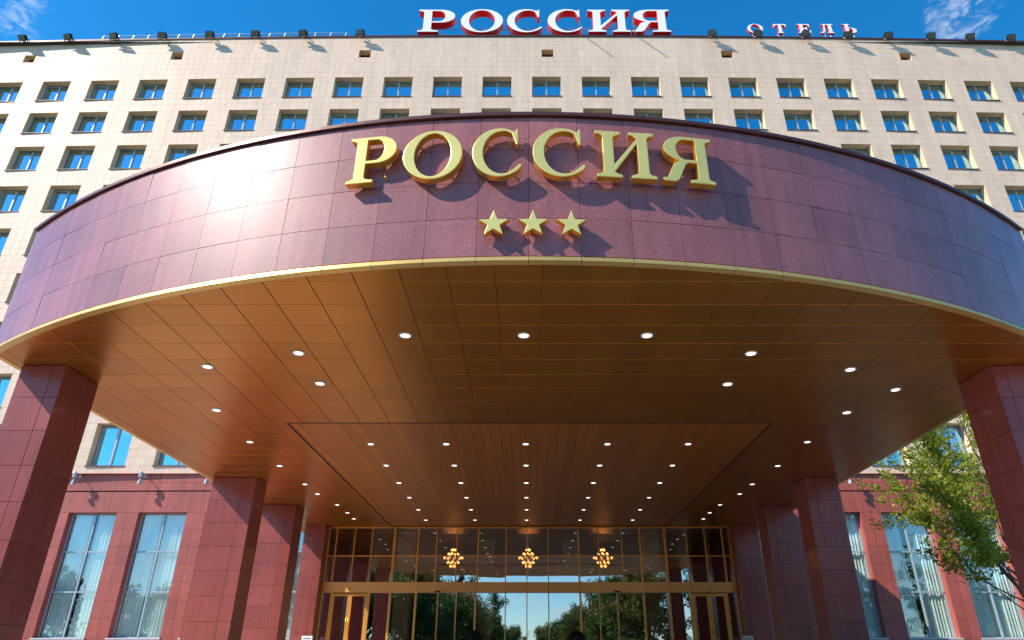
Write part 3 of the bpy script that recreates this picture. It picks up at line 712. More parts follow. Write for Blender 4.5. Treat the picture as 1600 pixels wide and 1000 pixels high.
# lower zone: doors and side lights
low = [XL, -9.25, -7.5, -6.5, -5.3, -4.26, -3.4, -2.5, -1.09, -.08, .94, 2.43, 3.32, 4.15, 5.4, 6.6, 7.6, 9.3, XR]
for x in low[1:-1]:
    vbar(x, 0, zB0, .09 if x in (-6.5, -5.3, 5.4, 6.6, -2.5, 2.43, -9.25, -7.5, 7.6, 9.3) else .045, .10)
for a, c in zip(low, low[1:]):
    if (a, c) in ((-9.25, -7.5), (7.6, 9.3)): continue
    q = MB(); w = c - a; q.quad((0, 0, 0), (w, 0, 0), (w, 0, zB0), (0, 0, zB0)); inst('pane', q.mesh('pane', M['glass_entry']), ent, (a, 0, 0), (R(gr.gauss(0, .04)), 0, R(gr.gauss(0, .05))))
def door(x0, w, hinge_left):
    H = zB0 - .06; f = .10
    q = MB(); q.box(0, f, -.05, .02, 0, H); q.box(w - f, w, -.05, .02, 0, H); q.box(f, w - f, -.05, .02, H - .12, H); q.box(f, w - f, -.05, .02, 0, .22)
    d_ = inst('door', q.mesh('door', M['brass']), ent, (x0, -.05, .02))
    q = MB(); q.quad((f, -.01, .22), (w - f, -.01, .22), (w - f, -.01, H - .12), (f, -.01, H - .12)); inst('pane', q.mesh('pane', M['glass_entry']), d_)
    hx = w - f / 2 if hinge_left else f / 2
    q = MB(); q.tube([(hx, -.13, .75), (hx, -.13, 1.55)], .018, 8); q.tube([(hx, -.05, .85), (hx, -.13, .85)], .012, 6); q.tube([(hx, -.05, 1.45), (hx, -.13, 1.45)], .012, 6)
    inst('handle', q.mesh('handle', M['gold'], True), d_)
for a, c in ((-9.2, -7.55), (7.65, 9.25)):
    w = (c - a) / 2 - .003; door(a, w, True); door(a + w + .006, w, False)
for x in (-4.26, 4.15, -8.38, 8.5):                 # small sensors above the doors
    q = MB(); q.box(-.12, .12, -.26, -.165, -.03, .03) if abs(x) < 5 else q.ball((0, -.20, .1), .035, 8, 5)
    inst('sensor', q.mesh('sensor', M['black']), ent, (x, 0, zB0 + .04))

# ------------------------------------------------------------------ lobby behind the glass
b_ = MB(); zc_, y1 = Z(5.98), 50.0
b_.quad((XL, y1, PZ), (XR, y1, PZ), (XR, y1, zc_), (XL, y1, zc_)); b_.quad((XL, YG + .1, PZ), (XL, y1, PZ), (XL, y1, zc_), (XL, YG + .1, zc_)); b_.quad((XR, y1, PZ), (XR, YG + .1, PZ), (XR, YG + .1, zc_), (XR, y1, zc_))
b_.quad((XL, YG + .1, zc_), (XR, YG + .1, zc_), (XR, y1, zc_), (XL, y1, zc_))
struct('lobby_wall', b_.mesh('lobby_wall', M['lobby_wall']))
b_ = MB(); b_.quad((XL, YG - .1, PZ + .004), (XR, YG - .1, PZ + .004), (XR, y1, PZ + .004), (XL, y1, PZ + .004)); struct('lobby_floor', b_.mesh('lobby_floor', M['kerb']))
for s, nm in ((-1, 'left'), (1, 'right')):
    for x, t in ((6.2, 'outer'), (2.3, 'inner')):
        q = MB(); q.box(-.38, .38, -.38, .38, 0, zc_ - PZ - .005); q.box(-.44, .44, -.44, .44, 0, .3)
        tag(inst('lobby_column', q.mesh('lobby_column', M['lobby_column']), None, (s * x, 36.2 if x > 3 else 39.0, PZ + .006)), f'grey square column inside the lobby, {t} one on the {nm} behind the glass', 'column', 'square columns inside the lobby')
q = MB(); q.box(-9.6, 9.6, 0, 6.5, 0, .62); q.box(-9.6, 9.6, -.05, 0, .62, .66)
tag(inst('mezzanine', q.mesh('mezzanine', M['room_band']), None, (0, 42.5, Z(4.35))), 'pale mezzanine edge crossing the dark lobby behind the upper glass', 'balcony')
for s, nm in ((-1, 'left'), (1, 'right')):
    q = MB(); q.box(-1.5, 1.5, 0, .12, 0, 1.15)
    tag(inst('lobby_screen', q.mesh('lobby_screen', M['lobby_column']), None, (s * 8.0, 38.3, Z(3.6))), f'pale grey panel hanging inside the lobby above the {nm} doors', 'panel', 'pale panels hanging in the lobby')
# chandeliers
chm = {}
def chandelier(x, label):
    c = thing('chandelier', label, 'chandelier', (x, 39.0, Z(6.02)), group='lit chandeliers in the lobby'); c.scale = (.88, .88, .95)
    if not chm:
        q = MB(); q.tube([(0, 0, 0), (0, 0, -1.55)], .022, 8); q.ball((0, 0, -1.5), .09, 8, 6); q.ball((0, 0, -.72), .07, 8, 6); q.tube([(0, 0, 0), (0, 0, -.05)], .12, 12)
        chm['stem'] = q.mesh('stem', M['brass'], True)
        q = MB(); pos = []
        for n_, r_, z_, up in ((9, .56, -.98, .0), (6, .30, -.78, .0), (7, .34, -1.24, 0), (3, .12, -.55, 0), (4, .16, -1.45, 0)):
            for i in range(n_):
                a = 2 * math.pi * (i + .3) / n_; ca, sa = math.cos(a), math.sin(a)
                q.tube([(0, 0, z_ - .03), (ca * r_ * .5, sa * r_ * .5, z_ - .13), (ca * r_, sa * r_, z_ - .07)], .013, 5); pos.append((ca * r_, sa * r_, z_))
        chm['arms'] = q.mesh('arm', M['brass'], True); chm['pos'] = pos
        q = MB(); q.ball((0, 0, 0), .066, 10, 7); chm['globe'] = q.mesh('globe', M['globe'], True)
    inst('stem', chm['stem'], c); inst('arms', chm['arms'], c)
    for p in chm['pos']: inst('globe', chm['globe'], c, p)
chandelier(-4.1, 'lit many-armed globe chandelier, leftmost of three behind the entrance glass')
chandelier(-.02, 'lit globe chandelier hanging behind the central mullion of the entrance glass')
chandelier(4.05, 'lit many-armed globe chandelier, rightmost of three behind the entrance glass')

# ------------------------------------------------------------------ downlights
q = MB(); n_ = 20; r0, r1 = .118, .088
for i in range(n_):
    a, c = 2 * math.pi * i / n_, 2 * math.pi * (i + 1) / n_
    P = lambda t, r, z: (r * math.cos(t), r * math.sin(t), z)
    q.quad(P(c, r0, -.012), P(a, r0, -.012), P(a, r1, -.016), P(c, r1, -.016)); q.quad(P(a, r0, -.012), P(c, r0, -.012), P(c, r0 + .004, .0), P(a, r0 + .004, .0)); q.quad(P(c, r1, -.016), P(a, r1, -.016), P(a, r1 - .006, .012), P(c, r1 - .006, .012))
ring_me = q.mesh('rim', M['ring'])
q = MB(); q.poly([(r1 * .94 * math.cos(-2 * math.pi * i / n_), r1 * .94 * math.sin(-2 * math.pi * i / n_), -.002) for i in range(n_)]); lens_me = q.mesh('lens', M['lens'])
def downlight(x, y, label, group, s=1.0, dz=0.0):
    d_ = thing('downlight', label, 'ceiling light', (x, y, Z(SOF) + dz), group=group)
    inst('rim', ring_me, d_, scale=(s, s, 1)); inst('lens', lens_me, d_, scale=(s, s, 1))
for j, y in enumerate((20.3, 22.82, 25.33, 27.85, 30.3, 32.72)):
    for i, x in enumerate((-4.81, -2.51, -.09, 2.4, 4.86)):
        downlight(x, y, f'round lit downlight in the wood ceiling, {ORD[j]} row from the front, {ORD[i]} from the left', 'downlights in the wood ceiling', 1.0, .022)
outer = {'front arc of bronze panels': [(-7.2, 14.15), (-4.93, 13.4), (-2.5, 12.52), (-.1, 12.52), (2.4, 12.52), (4.77, 13.42), (7.28, 14.32)],
         'second arc of bronze panels': [(-8.2, 17.1), (-4.96, 15.19), (4.74, 15.23), (8.44, 17.3), (8.92, 15.6)]}
for nm, lst in outer.items():
    for i, (x, y) in enumerate(sorted(lst)): downlight(x, y, f'round lit downlight on the {nm}, {ORD[i]} from the left', 'downlights in the bronze soffit', 1.12)
for s, nm in ((-1, 'left'), (1, 'right')):
    for i, (x, y) in enumerate([(8.38, 20.0), (8.40, 22.8), (8.32, 25.45), (8.31, 27.1), (8.05, 29.15), (8.02, 30.86), (8.07, 32.3)]):
        downlight(s * x, y, f'round lit downlight in the {nm} bronze side strip, {ORD[i]} from the front', 'downlights in the bronze soffit')

# ------------------------------------------------------------------ letters
def arc(cx_, cy_, rx, ry, a0, a1, n=24): return [(cx_ + rx * math.cos(R(a0 + (a1 - a0) * i / n)), cy_ + ry * math.sin(R(a0 + (a1 - a0) * i / n))) for i in range(n + 1)]
def glyph(ch):
    """outlines for cap height 1: (width, [closed loops])"""
    if ch == 'Р':
        out = [(0, 0), (.47, 0), (.47, .055), (.335, .085), (.305, .12), (.305, .41), (.50, .41)] + arc(.50, .705, .335, .295, -90, 90) + [(0, 1), (0, .945), (.08, .915), (.12, .88), (.12, .12), (.08, .085), (0, .055)]
        return .835, [out, [(.305, .475)] + arc(.455, .705, .155, .23, -80, 80, 16) + [(.305, .935)]]
    if ch == 'О': return 1.06, [arc(.53, .5, .53, .525, 0, 359, 48), arc(.53, .5, .325, .465, 0, 359, 40)]
    if ch == 'С':
        out = arc(.53, .5, .53, .525, 57, 318, 40) + [(.955, .20), (.935, .245), (.915, .235)] + arc(.58, .5, .37, .46, 312, 62, 30) + [(.80, .80), (.84, .665), (.885, .665), (.885, 1.0), (.85, 1.0)]
        return .955, [out]
    if ch == 'И':
        s_ = lambda x: [(x, 0)]
        out = [(0, 0), (.47, 0), (.47, .055), (.38, .085), (.33, .12), (.73, .69), (.77, .74), (.77, .12), (.72, .085), (.63, .055), (.63, 0), (1.10, 0), (1.10, .055), (1.0, .085), (.97, .12), (.97, .88), (1.0, .915), (1.10, .945), (1.10, 1), (.63, 1), (.63, .945), (.71, .915), (.77, .86),
               (.33, .28), (.33, .88), (.38, .915), (.47, .945), (.47, 1), (0, 1), (0, .945), (.10, .915), (.13, .88), (.13, .12), (.10, .085), (0, .055)]
        return 1.10, [out]
    if ch == 'Я':
        out = [(.02, 0), (.20, 0), (.27, .035), (.31, .10), (.43, .38), (.48, .43), (.64, .43), (.64, .12), (.62, .085), (.49, .055), (.49, 0), (.95, 0), (.95, .055), (.86, .085), (.84, .12), (.84, .88), (.86, .915), (.95, .945), (.95, 1), (.42, 1)] + arc(.42, .73, .37, .27, 90, 225, 16) + [(.24, .49), (.33, .465), (.22, .40), (.17, .30), (.09, .105), (.06, .075), (0, .075), (-.02, .04)]
        return .95, [out, [(.64, .935)] + arc(.46, .715, .18, .225, 75, 285, 16) + [(.64, .495)]]
    if ch == 'Т':
        return .92, [[(.23, 0), (.69, 0), (.69, .06), (.60, .10), (.58, .13), (.58, .90), (.70, .89), (.82, .80), (.86, .68), (.92, .68), (.90, 1), (.02, 1), (0, .68), (.06, .68), (.10, .80), (.22, .89), (.34, .90), (.34, .13), (.32, .10), (.23, .06)]]
    if ch == 'Е':
        return .88, [[(0, 0), (.84, 0), (.88, .32), (.82, .32), (.76, .18), (.64, .09), (.37, .09), (.37, .46), (.50, .46), (.57, .36), (.63, .36), (.63, .66), (.57, .66), (.50, .56), (.37, .56), (.37, .91), (.62, .91), (.72, .82), (.77, .70), (.83, .70), (.80, 1), (0, 1), (0, .94), (.10, .90), (.12, .86), (.12, .14), (.10, .10), (0, .06)]]
    if ch == 'Л':
        return .95, [[(.0, .02), (.06, 0), (.16, 0), (.27, .06), (.34, .24), (.38, .90), (.58, .90), (.58, .13), (.57, .09), (.48, .06), (.48, 0), (.95, 0), (.95, .06), (.84, .10), (.82, .14), (.82, .86), (.84, .90), (.95, .94), (.95, 1), (.16, 1), (.16, .94), (.25, .90), (.26, .86), (.22, .24), (.17, .12), (.10, .12), (.02, .14)]]
    if ch == 'Ь':
        return .84, [[(0, 0), (.50, 0)] + arc(.50, .29, .335, .29, -90, 90) + [(.345, .58), (.345, .88), (.37, .915), (.46, .945), (.46, 1), (0, 1), (0, .945), (.08, .915), (.105, .88), (.105, .12), (.08, .085), (0, .055)], [(.345, .065)] + arc(.445, .29, .135, .225, -80, 80, 16) + [(.345, .515)]]
def solid(loops, sx, sz, depth, mats, bevel=.012, name='letter'):
    """extrude outlines: front face at y = 0 looking along -y, back at y = depth; material 0 front, 1 sides"""
    cu = bpy.data.curves.new(name, 'CURVE'); cu.dimensions = '2D'; cu.fill_mode = 'BOTH'
    cu.extrude = depth / 2 - bevel; cu.bevel_depth = bevel; cu.bevel_resolution = 1; cu.offset = -bevel
    for lp in loops:
        sp = cu.splines.new('POLY'); sp.points.add(len(lp) - 1); sp.use_cyclic_u = True
        for p, (x, z) in zip(sp.points, lp): p.co = (x * sx, z * sz, 0, 1)
    ob = bpy.data.objects.new('tmp', cu); COL.objects.link(ob)
    me = bpy.data.meshes.new_from_object(ob.evaluated_get(bpy.context.evaluated_depsgraph_get()))
    bpy.data.objects.remove(ob); bpy.data.curves.remove(cu)
    me.transform(Matrix.Translation((0, depth / 2, 0)) @ Matrix.Rotation(R(90), 4, 'X'))
    me.materials.clear()
    for m_ in mats: me.materials.append(m_)
    for p in me.polygons: p.material_index = 0 if p.normal.y < -.8 else 1; p.use_smooth = False
    me.name = name
    return me
# gold name on the fascia
sign = thing('gold_sign', 'gold raised serif lettering reading РОССИЯ mounted on the purple fascia', 'sign', (0, 9.3, Z(7.54)))
CH = 1.035; STAND = .215; DEP = .155
spec = [('Р', -3.24, -2.36), ('О', -2.24, -1.17), ('С', -1.0, -.12), ('С', .07, 1.0), ('И', 1.19, 2.26), ('Я', 2.37, 3.33)]
for ch, a, c in spec:
    w, loops = glyph(ch); sx = (c - a) / w
    me = solid(loops, sx, CH, DEP, [M['gold_face'], M['gold']])
    xm = (a + c) / 2; am = math.asin(xm / RC)
    px_, py_ = (RC + STAND) * math.sin(am) * RC / (RC + STAND), YC - (RC + STAND) * math.cos(am)
    o = inst('letter', me, sign, (px_ - (c - a) / 2 * math.cos(am), py_ - (c - a) / 2 * math.sin(am) - 9.3, 0), (0, 0, am))
    q = MB(); wd = c - a
    for fx, fz in ((.22, .15), (.22, .85), (.75, .2), (.75, .8)): q.tube([(wd * fx, DEP - .02, CH * fz), (wd * fx, STAND + .02, CH * fz)], .018, 6)
    inst('spacer', q.mesh('spacer', M['brass']), o)
for i, (x, nm) in enumerate(((-.585, 'leftmost'), (.075, 'middle'), (.72, 'rightmost'))):
    lp = []
    for k in range(10):
        rr = .27 if k % 2 == 0 else .27 * .40; a = 90 + 36 * k; lp.append((rr * math.cos(R(a)), rr * math.sin(R(a))))
    me = solid([lp], 1, 1, .12, [M['gold_face'], M['gold']], .008, 'star')
    st = tag(inst('star', me, None, (x, fy(x) - .185, Z(6.56)), (0, 0, math.asin(x / RC))), f'gold five-pointed star below the gold lettering, {nm} of three', 'star', 'three gold stars on the fascia')
    q = MB(); q.tube([(0, .1, 0), (0, .22, 0)], .02, 8); inst('spacer', q.mesh('spacer', M['brass']), st)
# rooftop name
rs = thing('rooftop_sign', 'large white and red rooftop lettering reading РОССИЯ above the parapet', 'sign', (0, YF - .1, Z(42.65)))
RH = 2.42
for ch, a, c in [('Р', -8.5, -5.7), ('О', -5.2, -1.98), ('С', -1.62, 1.05), ('С', 1.55, 4.2), ('И', 4.72, 7.95), ('Я', 8.18, 11.1)]:
    w, loops = glyph(ch); me = solid(loops, (c - a) / w, RH, .62, [M['white'], M['red']], .02)
    o = inst('letter', me, rs, (a * (.985 if a < 0 else .972) - .05, 0, 0)); wd = c - a
    q = MB()
    for fx in (.2, .72): q.box(wd * fx - .03, wd * fx + .03, .3, .36, -.4, .05)
    for fx in (.3, .7): q.tube([(wd * fx, .5, .7), (wd * fx + .25, 2.2, -.5)], .03, 5)
    inst('support', q.mesh('support', M['steel']), o)
q = MB(); q.box(-8.8, 11.3, .42, .47, -.10, -.05); q.box(-8.8, 11.3, .42, .47, .75, .78)
for x in (4.2, 8.2): q.tube([(x, .4, -.3), (x - .5, -1.1, -.15)], .04, 6)
inst('rail', q.mesh('rail', M['steel']), rs)
rs2 = thing('rooftop_sign', 'small white and red rooftop lettering reading ОТЕЛЬ on the right of the parapet', 'sign', (0, YF + .25, Z(43.1)))
for ch, a, c in [('О', 16.75, 17.95), ('Т', 18.75, 19.75), ('Е', 20.6, 21.6), ('Л', 22.3, 23.35), ('Ь', 24.1, 25.1)]:
    w, loops = glyph(ch); me = solid(loops, (c - a) / w, .98, .22, [M['white'], M['red']], .01)
    o = inst('letter', me, rs2, (a * 1.005, bow(20), 0)); wd = c - a
    q = MB(); q.box(wd * .3 - .02, wd * .3 + .02, .1, .14, -.7, .04); q.box(wd * .7 - .02, wd * .7 + .02, .1, .14, -.7, .04); inst('support', q.mesh('support', M['white']), o)

# ------------------------------------------------------------------ roof edge: floodlights and railing
def flood_meshes():
    q = MB(); q.tube([(0, .25, .20), (0, -.25, .17), (0, -.42, -.26)], .03, 6); q.box(-.06, .06, .1, .4, .16, .26); arm = q.mesh('bracket', M['black'])
    q = MB(); q.box(-.27, .27, -.12, .08, 0, .42); q.box(-.25, .25, .10, .17, .08, .42)
    for i in range(5): q.box(-.22 + i * .1, -.20 + i * .1, .17, .22, .1, .4)
    head = q.mesh('housing', M['black'])
    q = MB(); q.box(-.24, .24, -.135, -.121, .03, .39); gl = q.mesh('lens', M['lamp_glass'])
    q = MB(); q.box(-.34, -.315, -.03, .05, -.08, .3); q.box(.315, .34, -.03, .05, -.08, .3); q.box(-.34, .34, -.03, .05, -.11, -.08); yk = q.mesh('yoke', M['black'])
    q = MB(); q.box(-.07, .07, -.12, .0, -.05, .1); bx = q.mesh('junction_box', M['white'])
    return arm, head, gl, yk, bx
fm = flood_meshes()
FL = [-37.98, -34.51, -31.04, -27.52, -23.86, -20.39, -16.77, -12.48, 13.78, 17.11, 20.72, 23.91, 26.99, 30.17, 33.16, 36.24]
fr2 = random.Random(8)
for i, x in enumerate(FL):
    yy = YF + bow(x)
    nm = f'black floodlight on the parapet, {ORD[i]} from the left end' if i < 8 else f'black floodlight on the parapet, {ORD[i - 8]} to the right of the big rooftop name'
    t = thing('floodlight', nm, 'floodlight', (x * 1.003, yy, Z(TOP) + .0), (0, 0, R(fr2.uniform(-10, 10))), 'floodlights along the roof edge')
    inst('bracket', fm[0], t); inst('junction_box', fm[4], t, (-.12, -.2, -.1))
    h = inst('housing', fm[1], t, (0, -.42, -.26), (R(fr2.uniform(28, 42)), 0, 0)); inst('lens', fm[2], h); inst('yoke', fm[3], h)
def railing(x0, x1, step, h, tilt, label, loc_y, rails=(1.0,)):
    t = thing('roof_railing', label, 'railing', (0, YF + loc_y, Z(TOP) - .25), group='metal railings along the roof edge')
    n_ = int((x1 - x0) / step)
    q = MB(); q.tube([(-.0, 0, 0), (tilt, .1, h)], .055, 6); q.tube([(tilt * .2, .0, h * .15), (tilt + .5, .4, h * .75)], .025, 5); pm = q.mesh('post', M['steel'])
    for i in range(n_ + 1): x = x0 + (x1 - x0) * i / n_; inst('post', pm, t, (x, bow(x), 0))
    for r_ in rails:
        q = MB(); q.tube([(x, bow(x) + .1 * r_, h * r_) for x in np.linspace(x0, x1, 12)], .032, 6); inst('rail', q.mesh('rail', M['steel']), t)
railing(-33.2, -14.3, 1.15, 1.55, .25, 'grey tubular railing on slanted posts on the left of the roof', .55, (1.0, .72))
railing(-45, -8.9, 3.4, .72, .05, 'thin low grey cable rail on the roof edge left of the big name', .35, (1.0,))
railing(11.4, 45, 3.4, .78, .05, 'thin low grey cable rail behind the small rooftop name', .35, (1.0,))

# ------------------------------------------------------------------ lamps on the pink base
def wall_lamp(x, label):
    t = thing('wall_lamp', label, 'wall lamp', (x, YF + bow(x) - .03, Z(9.0)), group='small spot lamps on the granite base')
    q = MB(); q.box(-.07, .07, -.03, 0, -.10, .10); q.tube([(0, -.02, .0), (0, -.30, .05), (0, -.48, -.02)], .022, 6); inst('bracket', q.mesh('bracket', M['steel'], False), t)
    q = MB(); q.tube([(0, 0, .16), (0, 0, .10), (0, -.02, -.14), (0, -.02, -.16)], [.05, .095, .115, .10], 12); h = inst('lamp_head', q.mesh('lamp_head', M['steel'], False), t, (0, -.50, -.05), (R(14), 0, 0))
    q = MB(); q.poly([(.095 * math.cos(-k * math.pi / 6), -.02 + .095 * math.sin(-k * math.pi / 6), -.161) for k in range(12)]); inst('lens', q.mesh('lens', M['lamp_glass']), h)
    q = MB(); q.tube([(0, -.04, -.36), (0, -.03, -.55), (0, -.02, -.60)], [.06, .11, .08], 10); q.tube([(0, 0, -.12), (0, -.04, -.4)], .02, 5); inst('lower_head', q.mesh('lower_head', M['steel'], False), t, (0, -.45, 0))
wall_lamp(-24.15, 'small grey spot lamp high on the pink base, nearest the left edge')
wall_lamp(-20.6, 'small grey spot lamp high on the pink base, above the second tall window')
wall_lamp(-17.05, 'small grey spot lamp on the pink base, half hidden by the canopy edge')
wall_lamp(17.0, 'small grey spot lamp on the pink base right of the canopy')

# ------------------------------------------------------------------ vegetation
def leaf_cards(centres, radii, n, size, rng, aspect=.6, up=0.3):
    """leaf quads scattered in clumps; returns MB with a tone per leaf"""
    c = np.array(centres)[rng.integers(0, len(centres), n)]; r = np.array(radii)[rng.integers(0, len(radii), n)] if len(radii) != len(centres) else None
    d = rng.normal(size=(n, 3)); d /= np.linalg.norm(d, axis=1)[:, None]
    rad = (rng.random(n) ** .45)[:, None] * (radii[0] if r is None else r[:, None])
    p = c + d * rad * np.array([1, 1, .75])
    nrm = rng.normal(size=(n, 3)) + np.array([0, 0, up]); nrm /= np.linalg.norm(nrm, axis=1)[:, None]
    t = np.cross(nrm, rng.normal(size=(n, 3))); t /= np.linalg.norm(t, axis=1)[:, None]; b2 = np.cross(nrm, t)
    s = (size * rng.uniform(.6, 1.3, n))[:, None]
    V = np.stack([p - t * s, p + b2 * s * aspect, p + t * s, p - b2 * s * aspect], 1).reshape(-1, 3)
    tone = np.clip(rng.normal(.42, .2, n) + (c[:, 2] - c[:, 2].mean()) * 0, 0, 1)
    return V, tone
def card_mesh(V, tone, name, m_):
    me = bpy.data.meshes.new(name); n = len(tone)
    me.from_pydata(V.tolist(), [], np.arange(4 * n).reshape(-1, 4).tolist()); me.materials.append(m_)
    a = me.attributes.new('tone', 'FLOAT', 'FACE'); a.data.foreach_set('value', tone.astype(np.float32)); me.update(); return me
def branching(rng, p, d, length, rad, depth, q, tips, spread=.5, taper=.62, kids=(2, 3), bend=.15, up=.1):
    pts = [tuple(p)]; cur = np.array(p, float); dd = np.array(d, float)
    seg = 4
    for i in range(seg):
        dd = dd + rng.normal(size=3) * bend; dd[2] += up * .3; dd /= np.linalg.norm(dd); cur = cur + dd * length / seg; pts.append(tuple(cur))
        if depth <= 1: tips.append(tuple(cur))
    r1 = rad * taper; q.tube(pts, [rad + (r1 - rad) * i / seg for i in range(seg + 1)], 6 if rad > .04 else 4, cap=False)
    if depth <= 0: return
    for k in range(rng.integers(kids[0], kids[1] + 1)):
        nd = dd + rng.normal(size=3) * spread; nd[2] = nd[2] * .8 + up; nd /= np.linalg.norm(nd)
        start = np.array(pts[rng.integers(2, seg + 1)])
        branching(rng, start, nd, length * rng.uniform(.6, .85), r1 * .8, depth - 1, q, tips, spread, taper, kids, bend, up)
# near tree on the right, several slender stems
rng = np.random.default_rng(21)
q = MB(); tips = []
q.tube([(0, 0, 0), (.02, 0, .8), (0, .03, 1.5)], [.17, .13, .12], 10)
for dx, dy, ln, tl in ((-.30, .0, 3.6, 1.0), (-.16, .16, 4.4, 1.0), (.04, -.12, 4.8, 1.0), (.22, .10, 4.2, 1.0), (-.42, -.1, 3.0, 1.0), (-.06, .1, 5.2, 1), (-.36, .12, 4.4, 1)):
    branching(rng, (0, 0, 1.4), (dx - .12, dy, tl), ln * 1.12, .075, 3, q, tips, .50, .55, (2, 4), .09, .16)
tips = [t for t in tips if t[2] > 4.6]
near = thing('broadleaf_tree', 'slender multi-stemmed tree with yellow green leaves beside the right column', 'tree', (19.6, 27.0, 0))
inst('trunk', q.mesh('trunk', M['bark'], True), near)
V, tone = leaf_cards(tips, [.33], 23000, .092, rng, .5)
keep = tone; inst('crown', card_mesh(V, tone, 'crown', M['leaf_near']), near)
print('near tree tips', len(tips), 'z', min(t[2] for t in tips), max(t[2] for t in tips), 'x', min(t[0] for t in tips), max(t[0] for t in tips))
# trees behind the photographer, seen mirrored in the glass
variants = []
for vi, (kind, m_) in enumerate((('oak', 'leaf_oak'), ('oak', 'leaf_gold'), ('fir', 'leaf_fir'), ('oak', 'leaf_oak'))):
    rng = np.random.default_rng(40 + vi); q = MB()
    if kind == 'oak':
        tips = []; q.tube([(0, 0, 0), (.05, 0, 1.4), (0, .05, 2.8)], [.32, .25, .22], 8)
        for k in range(5): a = k * 1.26 + vi; branching(rng, (0, 0, 2.5 + .25 * k), (math.cos(a) * .55, math.sin(a) * .55, .9), 3.2, .13, 2, q, tips, .55, .55, (2, 3), .12, .1)
        branching(rng, (0, 0, 2.8), (0, 0, 1), 4.4, .2, 2, q, tips, .6, .55, (3, 4), .08, .1)
        tips += [(math.cos(a_) * r_, math.sin(a_) * r_, z_) for a_, r_, z_ in zip(rng.random(60) * 6.28, rng.uniform(.6, 2.9, 60), rng.uniform(2.2, 6.5, 60))]
        V, tone = leaf_cards(tips, [.95], 11000, .17, rng, .55)
    else:
        q.tube([(0, 0, 0), (0, 0, 6), (0, 0, 12)], [.26, .14, .02], 8); cs = []; 
        for k in range(150):
            h = 1.6 + 10.4 * (k / 150); rr = (12.4 - h) * .27; a = rng.random() * 6.28; f_ = rng.uniform(.3, 1)
            cs.append((math.cos(a) * rr * f_, math.sin(a) * rr * f_, h - .25 * rr * f_))
        V, tone = leaf_cards(cs, [.42], 9000, .15, rng, .35)
    variants.append((q.mesh('trunk', M['bark'], True), card_mesh(V, tone, 'crown', M[m_])))
kindname = ['green broad-crowned tree', 'olive autumn-tinted tree', 'dark conifer', 'green broad-crowned tree']
spots = []
tr = random.Random(4)
for k, y in enumerate(range(-24, -120, -8)):
    off = 15.5 - .065 * (abs(y) - 24)
    for s in (-1, 1): spots.append((s * (off + tr.uniform(-.6, .8)), y + tr.uniform(-1.5, 1.5), 1.12 + .15 * tr.random(), (k + (s > 0)) % 4))
for s in (-1, 1):
    for i, (x, y) in enumerate(((8.2, -128), (7.4, -146), (6.6, -168))): spots.append((s * (x + tr.uniform(-.5, .5)), y, 1.0 + .1 * i, (i + (s > 0)) % 2))
for s in (-1, 1):
    for i, (x, y) in enumerate(((19, -30), (26, -26), (34, -32), (41, -28), (48, -33), (55, -27), (62, -34), (69, -30), (77, -28), (85, -34), (93, -30), (30, -44), (45, -46), (60, -48), (75, -46))):
        spots.append((s * (x + tr.uniform(-1, 1)), y, 1.0 + .45 * tr.random(), (i + (s > 0) * 2) % 4))
cnt = {}
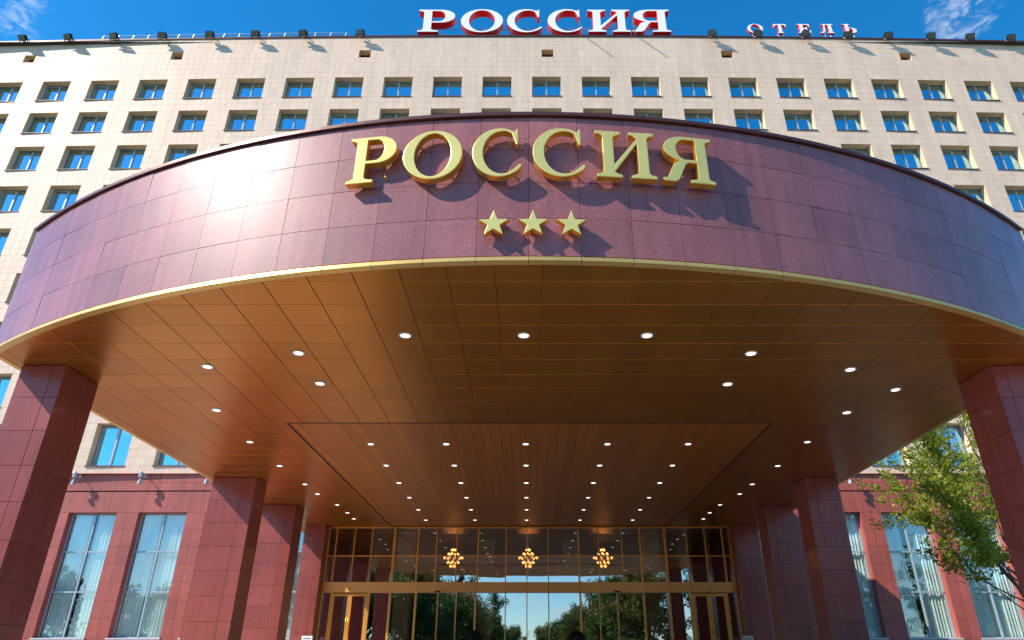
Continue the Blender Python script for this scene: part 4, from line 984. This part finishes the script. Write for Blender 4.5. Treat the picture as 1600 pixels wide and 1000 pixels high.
for x, y, sc_, v in spots:
    sd = 'left' if x < 0 else 'right'
    where = 'avenue' if abs(x) < 17 else 'parkside'
    cnt[(sd, where)] = cnt.get((sd, where), 0) + 1; n_ = cnt[(sd, where)]
    lab = f'{kindname[v]} mirrored in the glass, {ORD[n_ - 1]} along the {sd} row of the avenue' if where == 'avenue' else f'{kindname[v]} behind the photographer, {ORD[n_ - 1]} outward in the {sd} park belt'
    t = thing('park_tree', lab, 'tree', (x, y, 0), (0, 0, tr.uniform(0, 6.28)), 'trees behind the photographer, mirrored in the glass')
    t.scale = (sc_, sc_, sc_ * tr.uniform(.92, 1.12))
    inst('trunk', variants[v][0], t); inst('crown', variants[v][1], t)
# clipped ball shrubs in pots before the doors
rng = np.random.default_rng(77)
nb_ = 5200; d = rng.normal(size=(nb_, 3)); d /= np.linalg.norm(d, axis=1)[:, None]; p = d * (.35 + rng.normal(0, .008, nb_))[:, None]
nr_ = d + rng.normal(size=(nb_, 3)) * .5; t_ = np.cross(nr_, rng.normal(size=(nb_, 3))); t_ /= np.linalg.norm(t_, axis=1)[:, None]; b2 = np.cross(nr_, t_); b2 /= np.linalg.norm(b2, axis=1)[:, None]
V = np.stack([p - t_ * .022, p + b2 * .014, p + t_ * .022, p - b2 * .014], 1).reshape(-1, 3)
ball_me = card_mesh(V, np.clip(rng.normal(.4, .2, nb_), 0, 1), 'foliage', M['topiary'])
for x, nm in ((-2.42, 'left'), (2.12, 'right')):
    t = thing('potted_shrub', f'dark clipped ball shrub before the glass, {nm} of the central panes', 'potted plant', (x, 33.0, PZ), group='pair of clipped ball shrubs')
    q = MB(); q.tube([(0, 0, 0), (0, 0, .42)], [.18, .24], 16); q.tube([(0, 0, .40), (0, 0, .46)], [.26, .26], 16); inst('pot', q.mesh('pot', M['black']), t)
    q = MB(); q.ball((0, 0, 0), .335, 16, 10); f_ = inst('ball_core', q.mesh('ball_core', M['topiary'], True), t, (0, 0, .52 - .02)); inst('foliage', ball_me, f_)
# small plates beside the piers
for x, nm, m_ in ((-9.86, 'small white notice plate on a stand at the foot of the left pier', 'white'), (9.75, 'small pale plate on a stand at the foot of the right pier', 'stone_sill')):
    t = thing('notice_plate', nm, 'notice', (x, 33.5, PZ))
    q = MB(); q.box(-.24, .24, -.02, .02, .40, .66); inst('plate', q.mesh('plate', M[m_]), t)
    q = MB(); q.tube([(0, .03, 0), (0, .03, .5)], .02, 6); q.box(-.2, .2, -.12, .18, 0, .02); inst('stand', q.mesh('stand', M['steel']), t)
    q = MB(); q.box(-.17, .17, -.024, -.021, .53, .57); inst('printed_line', q.mesh('printed_line', M['frame_dark']), t)
